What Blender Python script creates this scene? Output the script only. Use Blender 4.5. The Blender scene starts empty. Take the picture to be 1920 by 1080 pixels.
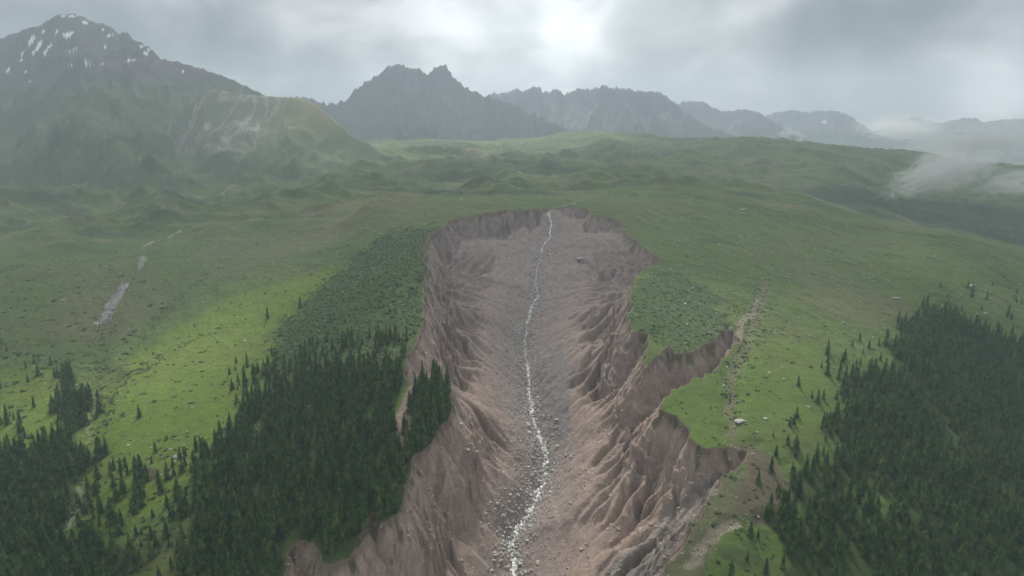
import bpy, math, random
import numpy as np
from mathutils import Vector, Matrix

# ------------------------------------------------------------------ camera
ZC = 600.0                      # camera altitude above datum
F = 1280.0                      # focal length in pixels of a 1920 wide frame
PITCH = math.atan(305 / F)
scene = bpy.context.scene
cam_d = bpy.data.cameras.new("camera")
cam = bpy.data.objects.new("camera", cam_d)
scene.collection.objects.link(cam)
cam_d.sensor_width = 36.0
cam_d.lens = 36.0 * F / 1920
cam_d.clip_start = 1.0
cam_d.clip_end = 60000.0
cam.location = (0, 0, ZC)
cam.rotation_euler = (math.pi / 2 - PITCH, 0, 0)
scene.camera = cam

# ------------------------------------------------------------------ light
SUN_EL = math.radians(42)
SUN_AZ = math.radians(-3)       # from +Y towards +X
SD = Vector((math.sin(SUN_AZ) * math.cos(SUN_EL), math.cos(SUN_AZ) * math.cos(SUN_EL), math.sin(SUN_EL)))
sun_d = bpy.data.lights.new("sun", "SUN")
sun_d.energy = 5.0
sun_d.angle = math.radians(4)
sun_d.color = (1.0, 0.95, 0.86)
sun = bpy.data.objects.new("sun", sun_d)
scene.collection.objects.link(sun)
sun.rotation_euler = SD.to_track_quat('Z', 'Y').to_euler()
sun.location = (0, 0, 3000)

world = bpy.data.worlds.new("World")
scene.world = world
world.use_nodes = True


class NT:
    def __init__(self, tree):
        self.t = tree
        tree.nodes.clear()

    def n(self, typ, ins=None, **kw):
        nd = self.t.nodes.new(typ)
        for k, v in kw.items():
            setattr(nd, k, v)
        if ins:
            for k, v in ins.items():
                if hasattr(v, 'is_output'):
                    self.t.links.new(v, nd.inputs[k])
                else:
                    nd.inputs[k].default_value = v
        return nd

    def math(self, op, a, b=0.0, c=None, clamp=False):
        nd = self.n('ShaderNodeMath', {0: a, 1: b}, operation=op, use_clamp=clamp)
        if c is not None:
            if hasattr(c, 'is_output'):
                self.t.links.new(c, nd.inputs[2])
            else:
                nd.inputs[2].default_value = c
        return nd.outputs[0]

    def ramp(self, fac, stops, interp='LINEAR'):
        nd = self.n('ShaderNodeValToRGB', {0: fac})
        cr = nd.color_ramp
        cr.interpolation = interp
        while len(cr.elements) < len(stops):
            cr.elements.new(0.5)
        for e, (p, c) in zip(cr.elements, stops):
            e.position = p
            e.color = (c[0], c[1], c[2], 1) if not isinstance(c, (int, float)) else (c, c, c, 1)
        return nd.outputs[0]

    def mix(self, fac, a, b, typ='MIX'):
        nd = self.n('ShaderNodeMix', data_type='RGBA', blend_type=typ)
        for i, v in ((0, fac), (6, a), (7, b)):
            if hasattr(v, 'is_output'):
                self.t.links.new(v, nd.inputs[i])
            else:
                nd.inputs[i].default_value = v if i == 0 else (v[0], v[1], v[2], 1)
        return nd.outputs[2]

    def noise(self, vec, scale, detail=4, rough=0.55, dist=0.0):
        nd = self.n('ShaderNodeTexNoise', {'Vector': vec, 'Scale': scale, 'Detail': detail,
                                            'Roughness': rough, 'Distortion': dist})
        return nd.outputs[0]


def pixdir(u, v):
    up = (540 - v) / F
    y = math.cos(PITCH) + up * math.sin(PITCH)
    z = -math.sin(PITCH) + up * math.cos(PITCH)
    return ((u - 960) / F, y, z)


def build_world():
    w = NT(world.node_tree)
    co = w.n('ShaderNodeTexCoord').outputs['Generated']
    sky = w.n('ShaderNodeTexSky', sky_type='NISHITA', sun_disc=False, sun_elevation=SUN_EL,
              sun_rotation=SUN_AZ, altitude=2500)
    mp = w.n('ShaderNodeMapping', {'Vector': co, 'Scale': (1.0, 1.0, 1.5), 'Location': (0.62, 0.3, 0.1)}).outputs[0]
    n1 = w.noise(mp, 3.3, 3, 0.48, 0.5)
    n2 = w.noise(mp, 9.0, 3, 0.5, 0.4)
    nn = w.math('ADD', w.math('MULTIPLY', n1, 0.68), w.math('MULTIPLY', n2, 0.32))
    col = w.ramp(nn, [(0.38, (0.16, 0.195, 0.20)), (0.46, (0.24, 0.275, 0.28)), (0.54, (0.38, 0.405, 0.415)), (0.64, (0.72, 0.725, 0.73))])
    # glow where the sun stands behind the cloud, and paler breaks

    def lobe(u, v, width, gain):
        d = Vector(pixdir(u, v)).normalized()
        dot = w.n('ShaderNodeVectorMath', {0: w.n('ShaderNodeVectorMath', {0: co}, operation='NORMALIZE').outputs[0],
                                           1: tuple(d)}, operation='DOT_PRODUCT').outputs['Value']
        a = w.math('ARCCOSINE', w.math('MINIMUM', dot, 0.99999))
        e = w.math('EXPONENT', w.math('MULTIPLY', w.math('POWER', w.math('DIVIDE', a, math.radians(width)), 2.0), -1.0))
        return w.math('MULTIPLY', e, gain)
    g = lobe(1045, 35, 3.6, 0.75)
    g = w.math('ADD', g, lobe(1040, 80, 10, 0.62))
    g = w.math('ADD', g, lobe(1150, -60, 14, 0.30))
    g = w.math('ADD', g, lobe(1880, 170, 3.5, 0.85))
    g = w.math('ADD', g, lobe(1640, 190, 5.0, 0.12))
    g = w.math('ADD', g, lobe(300, 30, 9.0, 0.12))
    g = w.math('MULTIPLY', g, w.math('MULTIPLY_ADD', nn, 3.2, -0.6))
    gc = w.n('ShaderNodeCombineColor', {0: g, 1: g, 2: g}).outputs[0]
    col = w.mix(1.0, col, gc, 'ADD')
    # overcast: the cloud cover grows brighter towards the zenith
    z = w.n('ShaderNodeSeparateXYZ', {0: co}).outputs[2]
    k = w.math('MULTIPLY_ADD', w.math('MAXIMUM', w.math('SUBTRACT', z, 0.2), 0.0), 1.6, 1.0)
    kc = w.n('ShaderNodeCombineColor', {0: k, 1: k, 2: k}).outputs[0]
    col = w.mix(1.0, col, kc, 'MULTIPLY')
    bs = w.n('ShaderNodeBackground', {0: sky.outputs[0], 1: 0.08})
    bc = w.n('ShaderNodeBackground', {0: col, 1: 1.0})
    mx = w.n('ShaderNodeMixShader', {0: 0.9, 1: bs.outputs[0], 2: bc.outputs[0]})
    w.n('ShaderNodeOutputWorld', {0: mx.outputs[0]})


build_world()
vs = scene.view_settings
vs.view_transform = 'Standard'
vs.look = 'None'
vs.exposure = 0.0
vs.gamma = 1.0
cy = scene.cycles
cy.max_bounces = 8
cy.diffuse_bounces = 3
cy.volume_bounces = 1
cy.transparent_max_bounces = 8
cy.use_denoising = True

# ------------------------------------------------------------------ numeric helpers
rng = np.random.default_rng(7)
random.seed(7)


def perlin(x, y, seed=0):
    r = np.random.default_rng(seed + 100)
    perm = np.concatenate([r.permutation(256)] * 2)
    ang = r.random(256) * 2 * np.pi
    gx, gy = np.cos(ang).astype(np.float32), np.sin(ang).astype(np.float32)
    xi = np.floor(x).astype(np.int32)
    yi = np.floor(y).astype(np.int32)
    xf = (x - xi).astype(np.float32)
    yf = (y - yi).astype(np.float32)
    xi &= 255
    yi &= 255

    def g(i, j, fx, fy):
        h = perm[perm[(xi + i) & 255] + ((yi + j) & 255)]
        return gx[h] * fx + gy[h] * fy
    u = xf * xf * xf * (xf * (xf * 6 - 15) + 10)
    v = yf * yf * yf * (yf * (yf * 6 - 15) + 10)
    a = g(0, 0, xf, yf) * (1 - u) + g(1, 0, xf - 1, yf) * u
    b = g(0, 1, xf, yf - 1) * (1 - u) + g(1, 1, xf - 1, yf - 1) * u
    return (a * (1 - v) + b * v) * 1.5


def fbm(x, y, octv=4, seed=0, gain=0.5):
    s = 0
    a = 1.0
    t = 0
    for i in range(octv):
        s = s + a * perlin(x * 2 ** i + 17.3 * i, y * 2 ** i - 9.1 * i, seed + i)
        t += a
        a *= gain
    return s / t


def ridged(x, y, octv=4, seed=0, gain=0.5):
    s = 0
    a = 1.0
    t = 0
    for i in range(octv):
        n = 1 - np.abs(perlin(x * 2 ** i + 5.3 * i, y * 2 ** i + 3.1 * i, seed + i)) * 1.6
        s = s + a * n * n
        t += a
        a *= gain
    return s / t


def sstep(a, b, x):
    t = np.clip((x - a) / (b - a), 0, 1)
    return t * t * (3 - 2 * t)


def slope_of(v):
    d = pixdir(960, v)
    return d[2] / d[1]


def k_of(u, v):
    d = pixdir(u, v)
    return d[0] / d[1]


# ------------------------------------------------------------------ base relief from surveyed points
# (pixel u, pixel v, distance Y): the point of the ground seen there lies Y metres out
CP = []
for v, row in {
    1450: [(-100, 380), (300, 370), (960, 345), (1500, 350), (2020, 395)],
    1080: [(-150, 520), (0, 505), (300, 492), (600, 470), (960, 455), (1300, 460), (1600, 490), (1920, 520), (2100, 540)],
    900: [(-150, 690), (0, 672), (300, 640), (600, 602), (960, 580), (1300, 587), (1600, 630), (1920, 680), (2100, 710)],
    750: [(-150, 930), (0, 900), (300, 850), (470, 815), (600, 755), (760, 712), (960, 716), (1300, 725), (1600, 780), (1920, 860), (2100, 900)],
    600: [(-150, 1260), (0, 1225), (300, 1170), (480, 1125), (600, 1030), (700, 935), (800, 880), (960, 870), (1200, 905), (1400, 960), (1600, 1020), (1920, 1150), (2100, 1240)],
    500: [(-150, 1600), (0, 1550), (300, 1470), (500, 1400), (620, 1330), (700, 1200), (800, 1085), (960, 1080), (1200, 1160), (1400, 1230), (1600, 1310), (1920, 1500), (2100, 1560)],
    430: [(-150, 2160), (0, 2080), (300, 1950), (500, 1830), (640, 1720), (730, 1500), (800, 1385), (960, 1380), (1200, 1440), (1400, 1540), (1600, 1680)],
    390: [(-150, 2500), (0, 2400), (300, 2200), (500, 2000), (700, 1720), (960, 1550), (1100, 1560), (1300, 1640), (1450, 1760)],
    350: [(0, 3000), (200, 2900), (500, 2650), (700, 2350), (900, 2200), (1100, 2050), (1310, 1960)],
    300: [(0, 4100), (300, 3900), (600, 3500), (800, 3400), (1000, 3300), (1250, 3200), (1500, 3200)],
}.items():
    for u, Y in row:
        CP.append((k_of(u, v), math.log(Y), slope_of(v) * Y))
for u, v, Y in [(1420, 355, 2000), (1530, 376, 2000), (1650, 407, 1930), (1800, 437, 1860), (1920, 462, 1800), (2080, 495, 1750),
                (1700, 378, 2900), (1900, 392, 2900), (1600, 362, 2750), (1440, 335, 2900), (1300, 330, 2700), (2100, 400, 2900),
                (1080, 247, 5200), (1250, 257, 5000), (1400, 266, 4800), (1500, 268, 4300), (1700, 281, 4000), (1920, 312, 3800), (2100, 330, 3800),
                (960, 262, 4900), (800, 262, 5000), (650, 268, 4700), (1700, 330, 3350), (1900, 345, 3350),
                (1250, 273, 4100), (1020, 272, 4400)]:
    CP.append((k_of(u, v), math.log(Y), slope_of(v) * Y))
for k, Y, z in [(0.62, 2200, -395), (0.74, 2200, -420), (0.48, 2300, -330), (0.9, 2300, -430),
                (0, 6500, -260), (0.3, 6000, -350), (0.5, 5500, -380), (0.75, 5200, -400), (-0.4, 6500, -200), (-0.8, 5500, -200),
                (0, 13000, -350), (0.8, 13000, -420), (-0.8, 13000, -300), (0.4, 9000, -400), (-0.4, 9500, -300),
                (0, 230, -395), (0.7, 230, -420), (-0.7, 230, -420)]:
    CP.append((k, math.log(Y), z))
CP = np.array(CP)


def tps(cp, smooth=1e-4):
    P = cp[:, :2] * np.array([2.2, 1.0])
    n = len(P)
    d = np.linalg.norm(P[:, None] - P[None], axis=2)
    K = np.where(d > 0, d * d * np.log(d + 1e-12), 0) + np.eye(n) * smooth
    A = np.zeros((n + 3, n + 3))
    A[:n, :n] = K
    A[:n, n] = 1
    A[:n, n + 1:] = P
    A[n, :n] = 1
    A[n + 1:, :n] = P.T
    b = np.concatenate([cp[:, 2], [0, 0, 0]])
    w = np.linalg.solve(A, b)

    def ev(k, ly):
        X = np.stack([np.ravel(k) * 2.2, np.ravel(ly)], 1)
        out = w[n] + X @ w[n + 1:]
        for i in range(n):
            r2 = (X[:, 0] - P[i, 0]) ** 2 + (X[:, 1] - P[i, 1]) ** 2
            out += w[i] * 0.5 * r2 * np.log(r2 + 1e-20)
        return out.reshape(np.shape(k))
    return ev


base_ev = tps(CP)
CK = np.linspace(-1.02, 1.02, 180)
CL = np.linspace(math.log(200), math.log(13500), 260)
_kk, _ll = np.meshgrid(CK, CL)
CZ = base_ev(_kk, _ll)


def bil(grid, a, b):            # grid[b, a] with fractional indices
    a = np.clip(a, 0, grid.shape[1] - 1.001)
    b = np.clip(b, 0, grid.shape[0] - 1.001)
    ia = a.astype(np.int32)
    ib = b.astype(np.int32)
    fa = a - ia
    fb = b - ib
    return (grid[ib, ia] * (1 - fa) + grid[ib, ia + 1] * fa) * (1 - fb) + (grid[ib + 1, ia] * (1 - fa) + grid[ib + 1, ia + 1] * fa) * fb


def zbase(x, y):
    x = np.asarray(x, float)
    y = np.asarray(y, float)
    y = np.maximum(y, 201)
    return bil(CZ, (x / y - CK[0]) / (CK[1] - CK[0]), (np.log(y) - CL[0]) / (CL[1] - CL[0]))


_YM = np.exp(np.linspace(math.log(210), math.log(13000), 3000))


def hit_base(u, v):
    k = k_of(u, v)
    m = slope_of(v)
    z = zbase(k * _YM, _YM)
    i = np.argmax(z >= m * _YM)
    Y = _YM[i]
    return (k * Y, Y)


def wpoly(pts):
    return np.array([hit_base(u, v) for u, v in pts])


# ------------------------------------------------------------------ ravine plan
RIM_PX = [(-1, -1), (531, 1078), (534, 1040), (560, 1022), (582, 1020), (600, 1042), (620, 1062), (650, 1056), (682, 1020), (692, 980), (704, 962), (722, 985),
          (742, 962), (756, 930), (762, 895), (772, 868), (788, 846), (812, 828), (822, 800), (846, 778), (851, 750), (838, 716), (816, 702),
          (795, 712), (778, 735), (768, 712), (757, 700), (764, 672), (778, 652), (784, 622), (796, 592), (794, 560), (803, 520), (797, 486), (800, 456), (808, 436), (828, 428),
          (846, 410), (880, 403), (915, 399), (945, 390), (985, 394), (1024, 390), (1062, 387), (1100, 391), (1112, 402), (1142, 404),
          (1166, 413), (1170, 430), (1184, 440), (1204, 458), (1218, 474), (1238, 486), (1216, 500), (1194, 514), (1182, 545), (1178, 590),
          (1182, 622), (1202, 620), (1218, 622), (1212, 652), (1204, 674), (1216, 690), (1236, 664), (1254, 645), (1262, 662), (1298, 660),
          (1334, 640), (1374, 612), (1384, 638), (1345, 688), (1292, 716), (1242, 742), (1232, 766), (1276, 782), (1292, 822), (1324, 848),
          (1366, 836), (1398, 842), (1402, 862), (1362, 884), (1338, 928), (1308, 968), (1290, 1012), (1262, 1050), (1242, 1078), (-1, -1)]
rim = [hit_base(u, v) for u, v in RIM_PX if u >= 0]
rim = [(-160, 205), (-185, 380)] + rim + [(90, 400), (80, 205)]
rim = np.array(rim)


def resample(p, step, jit=0.0, seed=1):
    seg = np.linalg.norm(np.diff(p, axis=0), axis=1)
    s = np.concatenate([[0], np.cumsum(seg)])
    t = np.arange(0, s[-1], step)
    q = np.stack([np.interp(t, s, p[:, 0]), np.interp(t, s, p[:, 1])], 1)
    if jit:
        q[:, 0] += fbm(t / 30, t * 0 + 3.3, 3, seed) * jit
        q[:, 1] += fbm(t / 30, t * 0 + 8.3, 3, seed + 9) * jit
    return q, t


RIM, RIM_S = resample(rim, 5.0, 9.0)
# stream: pixel and distance along the ravine floor
ST_PX = [(963, 1085, 600), (964, 1050, 622), (958, 1020, 643), (975, 990, 665), (1000, 950, 696), (1014, 915, 725), (1024, 875, 758), (1021, 842, 787),
         (1009, 808, 820), (996, 770, 862), (992, 730, 915), (991, 698, 960), (984, 650, 1040), (989, 600, 1140), (998, 572, 1195),
         (1010, 550, 1235), (1003, 528, 1280), (1007, 500, 1340), (1016, 468, 1405), (1029, 442, 1458), (1035, 415, 1505), (1028, 396, 1538)]
ST = np.array([(k_of(u, v) * Y, Y, slope_of(v) * Y) for u, v, Y in ST_PX])
_a = ST[0]
ST = np.vstack([[_a[0] - 25, 205, _a[2] - 70], [_a[0] - 8, 420, _a[2] - 38], ST])


def near_poly(px, py, P, chunk=20000):
    """distance, arclength and segment position of the closest point on polyline P"""
    A = P[:-1]
    B = P[1:]
    D = B - A
    L2 = (D ** 2).sum(1)
    S = np.concatenate([[0], np.cumsum(np.sqrt(L2))])
    od = np.empty(len(px))
    os_ = np.empty(len(px))
    for c in range(0, len(px), chunk):
        x = px[c:c + chunk, None]
        y = py[c:c + chunk, None]
        t = np.clip(((x - A[:, 0]) * D[:, 0] + (y - A[:, 1]) * D[:, 1]) / L2, 0, 1)
        d2 = (A[:, 0] + t * D[:, 0] - x) ** 2 + (A[:, 1] + t * D[:, 1] - y) ** 2
        i = d2.argmin(1)
        r = np.arange(len(i))
        od[c:c + chunk] = np.sqrt(d2[r, i])
        os_[c:c + chunk] = S[i] + t[r, i] * np.sqrt(L2[i])
    return od, os_


def inside(px, py, P):
    c = np.zeros(px.shape, bool)
    j = len(P) - 1
    for i in range(len(P)):
        xi, yi = P[i]
        xj, yj = P[j]
        if yi != yj:
            cond = ((yi > py) != (yj > py)) & (px < (xj - xi) * (py - yi) / (yj - yi) + xi)
            c ^= cond
        j = i
    return c


# ------------------------------------------------------------------ terrain grid
NK = 1360
K = np.linspace(-0.96, 0.96, NK)
ys = [215.0]
while ys[-1] < 13000:
    y = ys[-1]
    r = 0.0040 if y < 420 else (0.0019 if y < 1700 else 0.0019 + min(1, (y - 1700) / 1500) * 0.0035)
    ys.append(y * (1 + r))
YR = np.array(ys)
NR = len(YR)
GK, GY = np.meshgrid(K, YR)
GX = GK * GY
print("grid", NR, NK)
Z = zbase(GX, GY)


def line_carve(pts, width, depth):
    global Z
    P = wpoly(pts)
    P, _ = resample(P, 12, 14, 5)
    b = (GX > P[:, 0].min() - 4 * width) & (GX < P[:, 0].max() + 4 * width) & (GY > P[:, 1].min() - 4 * width) & (GY < P[:, 1].max() + 4 * width)
    d, s = near_poly(GX[b], GY[b], P)
    Z[b] -= depth * np.exp(-(d / width) ** 2)


# undulation: hummocks on the plateau, smaller on the near slopes
far = sstep(900, 2600, GY)
warp = fbm(GX / 400, GY / 400, 2, 40) * 120
Z += fbm((GX + warp) / 260, (GY + warp) / 200, 4, 11) * (5 + 13 * far)
Z += (ridged((GX + warp) / 150, GY / 95 + GX / 600, 3, 15) - 0.5) * (1.5 + 6 * far) * sstep(1300, 2300, GY)
folds = sstep(1650, 2300, GY) * (1 - 0.6 * sstep(3600, 4600, GY)) * (1 - 0.5 * sstep(0.2, 0.5, GK))
Z += ((ridged((GX + warp) / 620, (GY + 0.35 * GX) / 330, 3, 31, 0.5) - 0.55) * 88 + fbm((GX - warp) / 170, GY / 120, 3, 33) * 9) * folds
Z += (ridged((GX + 0.5 * GY) / 75, GY / 190, 3, 35) - 0.55) * 5.0 * sstep(700, 1100, GY)
Z += fbm(GX / 60, GY / 60, 3, 21) * (1.6 + 1.5 * far)
Z += fbm(GX / 9, GY / 9, 2, 22) * 0.45
line_carve([(250, 500), (215, 545), (185, 600), (172, 720), (165, 830), (150, 905), (125, 970), (110, 1060)], 20, 9)
line_carve([(335, 560), (265, 625), (225, 680), (185, 760)], 9, 3.5)
line_carve([(480, 455), (400, 510), (320, 565), (275, 620)], 9, 3.0)
line_carve([(505, 650), (545, 580), (640, 500), (740, 430)], 14, 4)
line_carve([(1435, 520), (1425, 570), (1405, 640), (1375, 700), (1362, 770), (1380, 830)], 12, 4)
line_carve([(1290, 1060), (1330, 1010), (1385, 975), (1440, 960)], 7, 3)
line_carve([(1320, 352), (1480, 388), (1640, 428), (1800, 452)], 30, 11)

# ---- ravine
bx = (GX > RIM[:, 0].min() - 15) & (GX < RIM[:, 0].max() + 15) & (GY < RIM[:, 1].max() + 15)
ix = np.where(bx)
wxp = GX[ix] + fbm(GX[ix] / 14, GY[ix] / 14, 3, 61, 0.7) * 4.5
wyp = GY[ix] + fbm(GX[ix] / 14, GY[ix] / 14, 3, 67, 0.7) * 5.5
ins = inside(wxp, wyp, RIM)
ii = (ix[0][ins], ix[1][ins])
X1, Y1 = wxp[ins], wyp[ins]
dr, sr = near_poly(X1, Y1, RIM)
_hd = RIM_S[np.argmin(np.hypot(RIM[:, 0] - hit_base(1030, 390)[0], RIM[:, 1] - hit_base(1030, 390)[1]))]
lean = -np.clip((sr - _hd) / 260, -1, 1) * 1.25          # gullies lean downstream away from the head
ph = sr + lean * dr
ds, ss = near_poly(X1, Y1, ST[:, :2])
Lst = np.concatenate([[0], np.cumsum(np.linalg.norm(np.diff(ST[:, :2], axis=0), axis=1))])
zs = np.interp(ss, Lst, ST[:, 2])
zt = Z[ii]
t = dr / (dr + ds + 1e-6)
headw = sstep(620, 260, np.abs(sr - _hd))
lowf = sstep(1000, 740, Y1)
cliff = 0.26 + 0.10 * perlin(sr / 60, sr * 0, 71) + 0.12 * headw


def blur(a, n=1):
    for _ in range(n):
        p = np.pad(a, 1, mode='edge')
        a = (p[:-2, 1:-1] + p[2:, 1:-1] + p[1:-1, :-2] + p[1:-1, 2:] + 4 * a) / 8
    return a


def erode():
    """gullies cut by running water: flow is gathered downhill and carves where it is strong and steep"""
    st = 2.0
    ex = np.arange(RIM[:, 0].min() - 12, RIM[:, 0].max() + 12, st)
    ey = np.arange(210, RIM[:, 1].max() + 12, st)
    EX, EY = np.meshgrid(ex, ey)
    wx = EX + fbm(EX / 14, EY / 14, 3, 61, 0.7) * 4.5
    wy = EY + fbm(EX / 14, EY / 14, 3, 67, 0.7) * 5.5
    m = inside(wx, wy, RIM)
    H = zbase(EX, EY)
    top = H.copy()
    X, Y = wx[m], wy[m]
    dr, sr = near_poly(X, Y, RIM)
    ds, ss = near_poly(X, Y, ST[:, :2])
    zs = np.interp(ss, Lst, ST[:, 2])
    t = dr / (dr + ds + 1e-6)
    hw = sstep(620, 260, np.abs(sr - _hd))
    cl = 0.26 + 0.10 * perlin(sr / 60, sr * 0, 71) + 0.26 * hw
    P = (1 - cl * sstep(0, 13 + 14 * hw, dr)) * (1 - t) ** (1.0 + 0.1 * hw)
    P *= 1 + 0.10 * perlin(sr / 55, t * 2, 72) * np.clip(t * 4, 0, 1)
    zt = H[m]
    z = zs + (zt - zs) * P
    z += fbm(X / 24, Y / 24, 4, 79, 0.6) * 4.0 * sstep(0, 14, dr) * (1 - sstep(0.6, 0.95, t))
    H[m] = z
    T = np.ones(H.shape)
    T[m] = t
    DSg = np.full(H.shape, 99.0)
    DSg[m] = ds
    kf = np.zeros(H.shape)
    kf[m] = (1 - 0.93 * sstep(0.28, 0.62, t + 0.16 * perlin(X / 40, Y / 60, 91))) * (0.6 + 0.9 * sstep(-0.4, 0.5, perlin(X / 90, Y / 90, 92))) * (1 - 0.62 * sstep(1000, 740, Y))
    ny, nx = H.shape
    N = ny * nx
    ids = np.arange(N).reshape(ny, nx)
    mi_ = m.copy()
    mi_[0] = mi_[-1] = False
    mi_[:, 0] = mi_[:, -1] = False
    act = ids[mi_]
    rr = np.random.default_rng(5)
    offs = [(-1, 0, 1.0), (1, 0, 1.0), (0, -1, 1.0), (0, 1, 1.0), (-1, -1, 1.4142), (-1, 1, 1.4142), (1, -1, 1.4142), (1, 1, 1.4142)]
    TILT = 0.34 * EY * (0.4 + 0.6 * sstep(1450, 1100, EY))
    H = H + TILT
    for it in range(34):
        hf = H.ravel()
        best = np.zeros(len(act))
        rec = act.copy()
        hr = hf[act].copy()
        sb = np.zeros(len(act))
        for dy, dx, L in offs:
            nb = act + dy * nx + dx
            s_ = (hf[act] - hf[nb]) / (L * st)
            sc = s_ * (0.75 + 0.5 * rr.random(len(act)))
            k = sc > best
            best = np.where(k, sc, best)
            rec = np.where(k, nb, rec)
            hr = np.where(k, hf[nb], hr)
            sb = np.where(k, s_, sb)
        R_ = np.arange(N)
        R_[act] = rec
        pos = act.copy()
        acc = np.zeros(N)
        for k in range(130):
            acc += np.bincount(pos, minlength=N)
            q = R_[pos]
            q = q[q != pos]
            if len(q) < 50:
                break
            pos = q
        A = blur(acc.reshape(ny, nx)).ravel()[act]
        dh = 0.30 * np.minimum(A, 400) ** 0.45 * np.clip(sb, 0, 1.6) ** 1.0 * kf.ravel()[act]
        dh = np.minimum(dh, np.maximum(hf[act] - hr, 0) * 0.7 + 0.02)
        hf[act] -= dh
        H = hf.reshape(ny, nx)
        B = blur(H)
        H = np.where(mi_, H + (B - H) * 0.20, H)
    H = H - TILT
    w_ = sstep(0.38, 0.75, T + 0.14 * fbm(EX / 50, EY / 50, 2, 93)) * 0.6 * m
    H = H * (1 - w_) + blur(H, 50) * w_
    H = np.where(m, np.minimum(H, top + 0.3), H)
    flow = np.log1p(blur(acc.reshape(ny, nx)))
    return ex, ey, H, flow


ex, ey, EH, EFL = erode()
ea = (GX[ii] - ex[0]) / (ex[1] - ex[0])
eb = (GY[ii] - ey[0]) / (ey[1] - ey[0])
zr = bil(EH, ea, eb) + (zt - zbase(GX[ii], GY[ii])) * np.clip(1 - t * 1.3, 0, 1)
flow = bil(EFL, ea, eb)
sw = ph + fbm(X1 / 45, Y1 / 45, 2, 73) * 9
fl3 = ridged(sw / 6.0, t * 3.0, 3, 76, 0.6)
zr += (fl3 - 0.6) * 1.7 * sstep(2, 9, dr) * np.clip(1 - t * 1.2, 0, 1)
zr += fbm(X1 / 9, Y1 / 9, 3, 79) * 1.0 * sstep(0, 8, dr)
zr += fbm(X1 / 3.0, Y1 / 3.0, 2, 80) * 0.5 * sstep(0, 4, dr)
rib = 0.62 * ridged(sw / 27, t * 1.2, 2, 75, 0.5) + 0.38 * ridged(sw / 9, t * 2.0, 2, 77, 0.6)
rib = rib * (1 - headw) + headw * (0.75 * ridged(sw / 46, t * 0.8, 2, 275, 0.45) + 0.25 * ridged(sw / 14, t * 2.0, 2, 277, 0.6))
rib = rib * (1 - 0.5 * lowf) + 0.72 * 0.5 * lowf
lowb = zt - 1.0 - dr * (0.88 - 0.46 * headw + (1.8 + 1.5 * headw) * np.clip(1.05 - rib, 0, 1) ** 1.2) * (1 + (2.2 - 1.0 * headw) * sstep(0.25, 0.8, t)) - 2.2 * sstep(0, 3, dr)
zr = np.where(lowb > zr, lowb + (zr - lowb) * 0.12, zr) * np.where(ds > 0, 1, 1)
zr -= 1.6 * np.exp(-(ds / 7) ** 2)
zr += (ridged(X1 / 22, Y1 / 40, 3, 81) - 0.5) * 2.8 * np.exp(-(ds / 36) ** 2) * sstep(3, 12, ds)
zr = np.minimum(zr, zt + 0.2)
Z[ii] = zr
RAV = np.zeros(Z.shape, bool)
RAV[ii] = True
RT = np.zeros(Z.shape, np.float32)
RT[ii] = t
RS = np.zeros(Z.shape, np.float32)
RS[ii] = sw
RFL = np.zeros(Z.shape, np.float32)
RFL[ii] = flow
RDR = np.full(Z.shape, 99, np.float32)
RDR[ii] = dr

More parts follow.
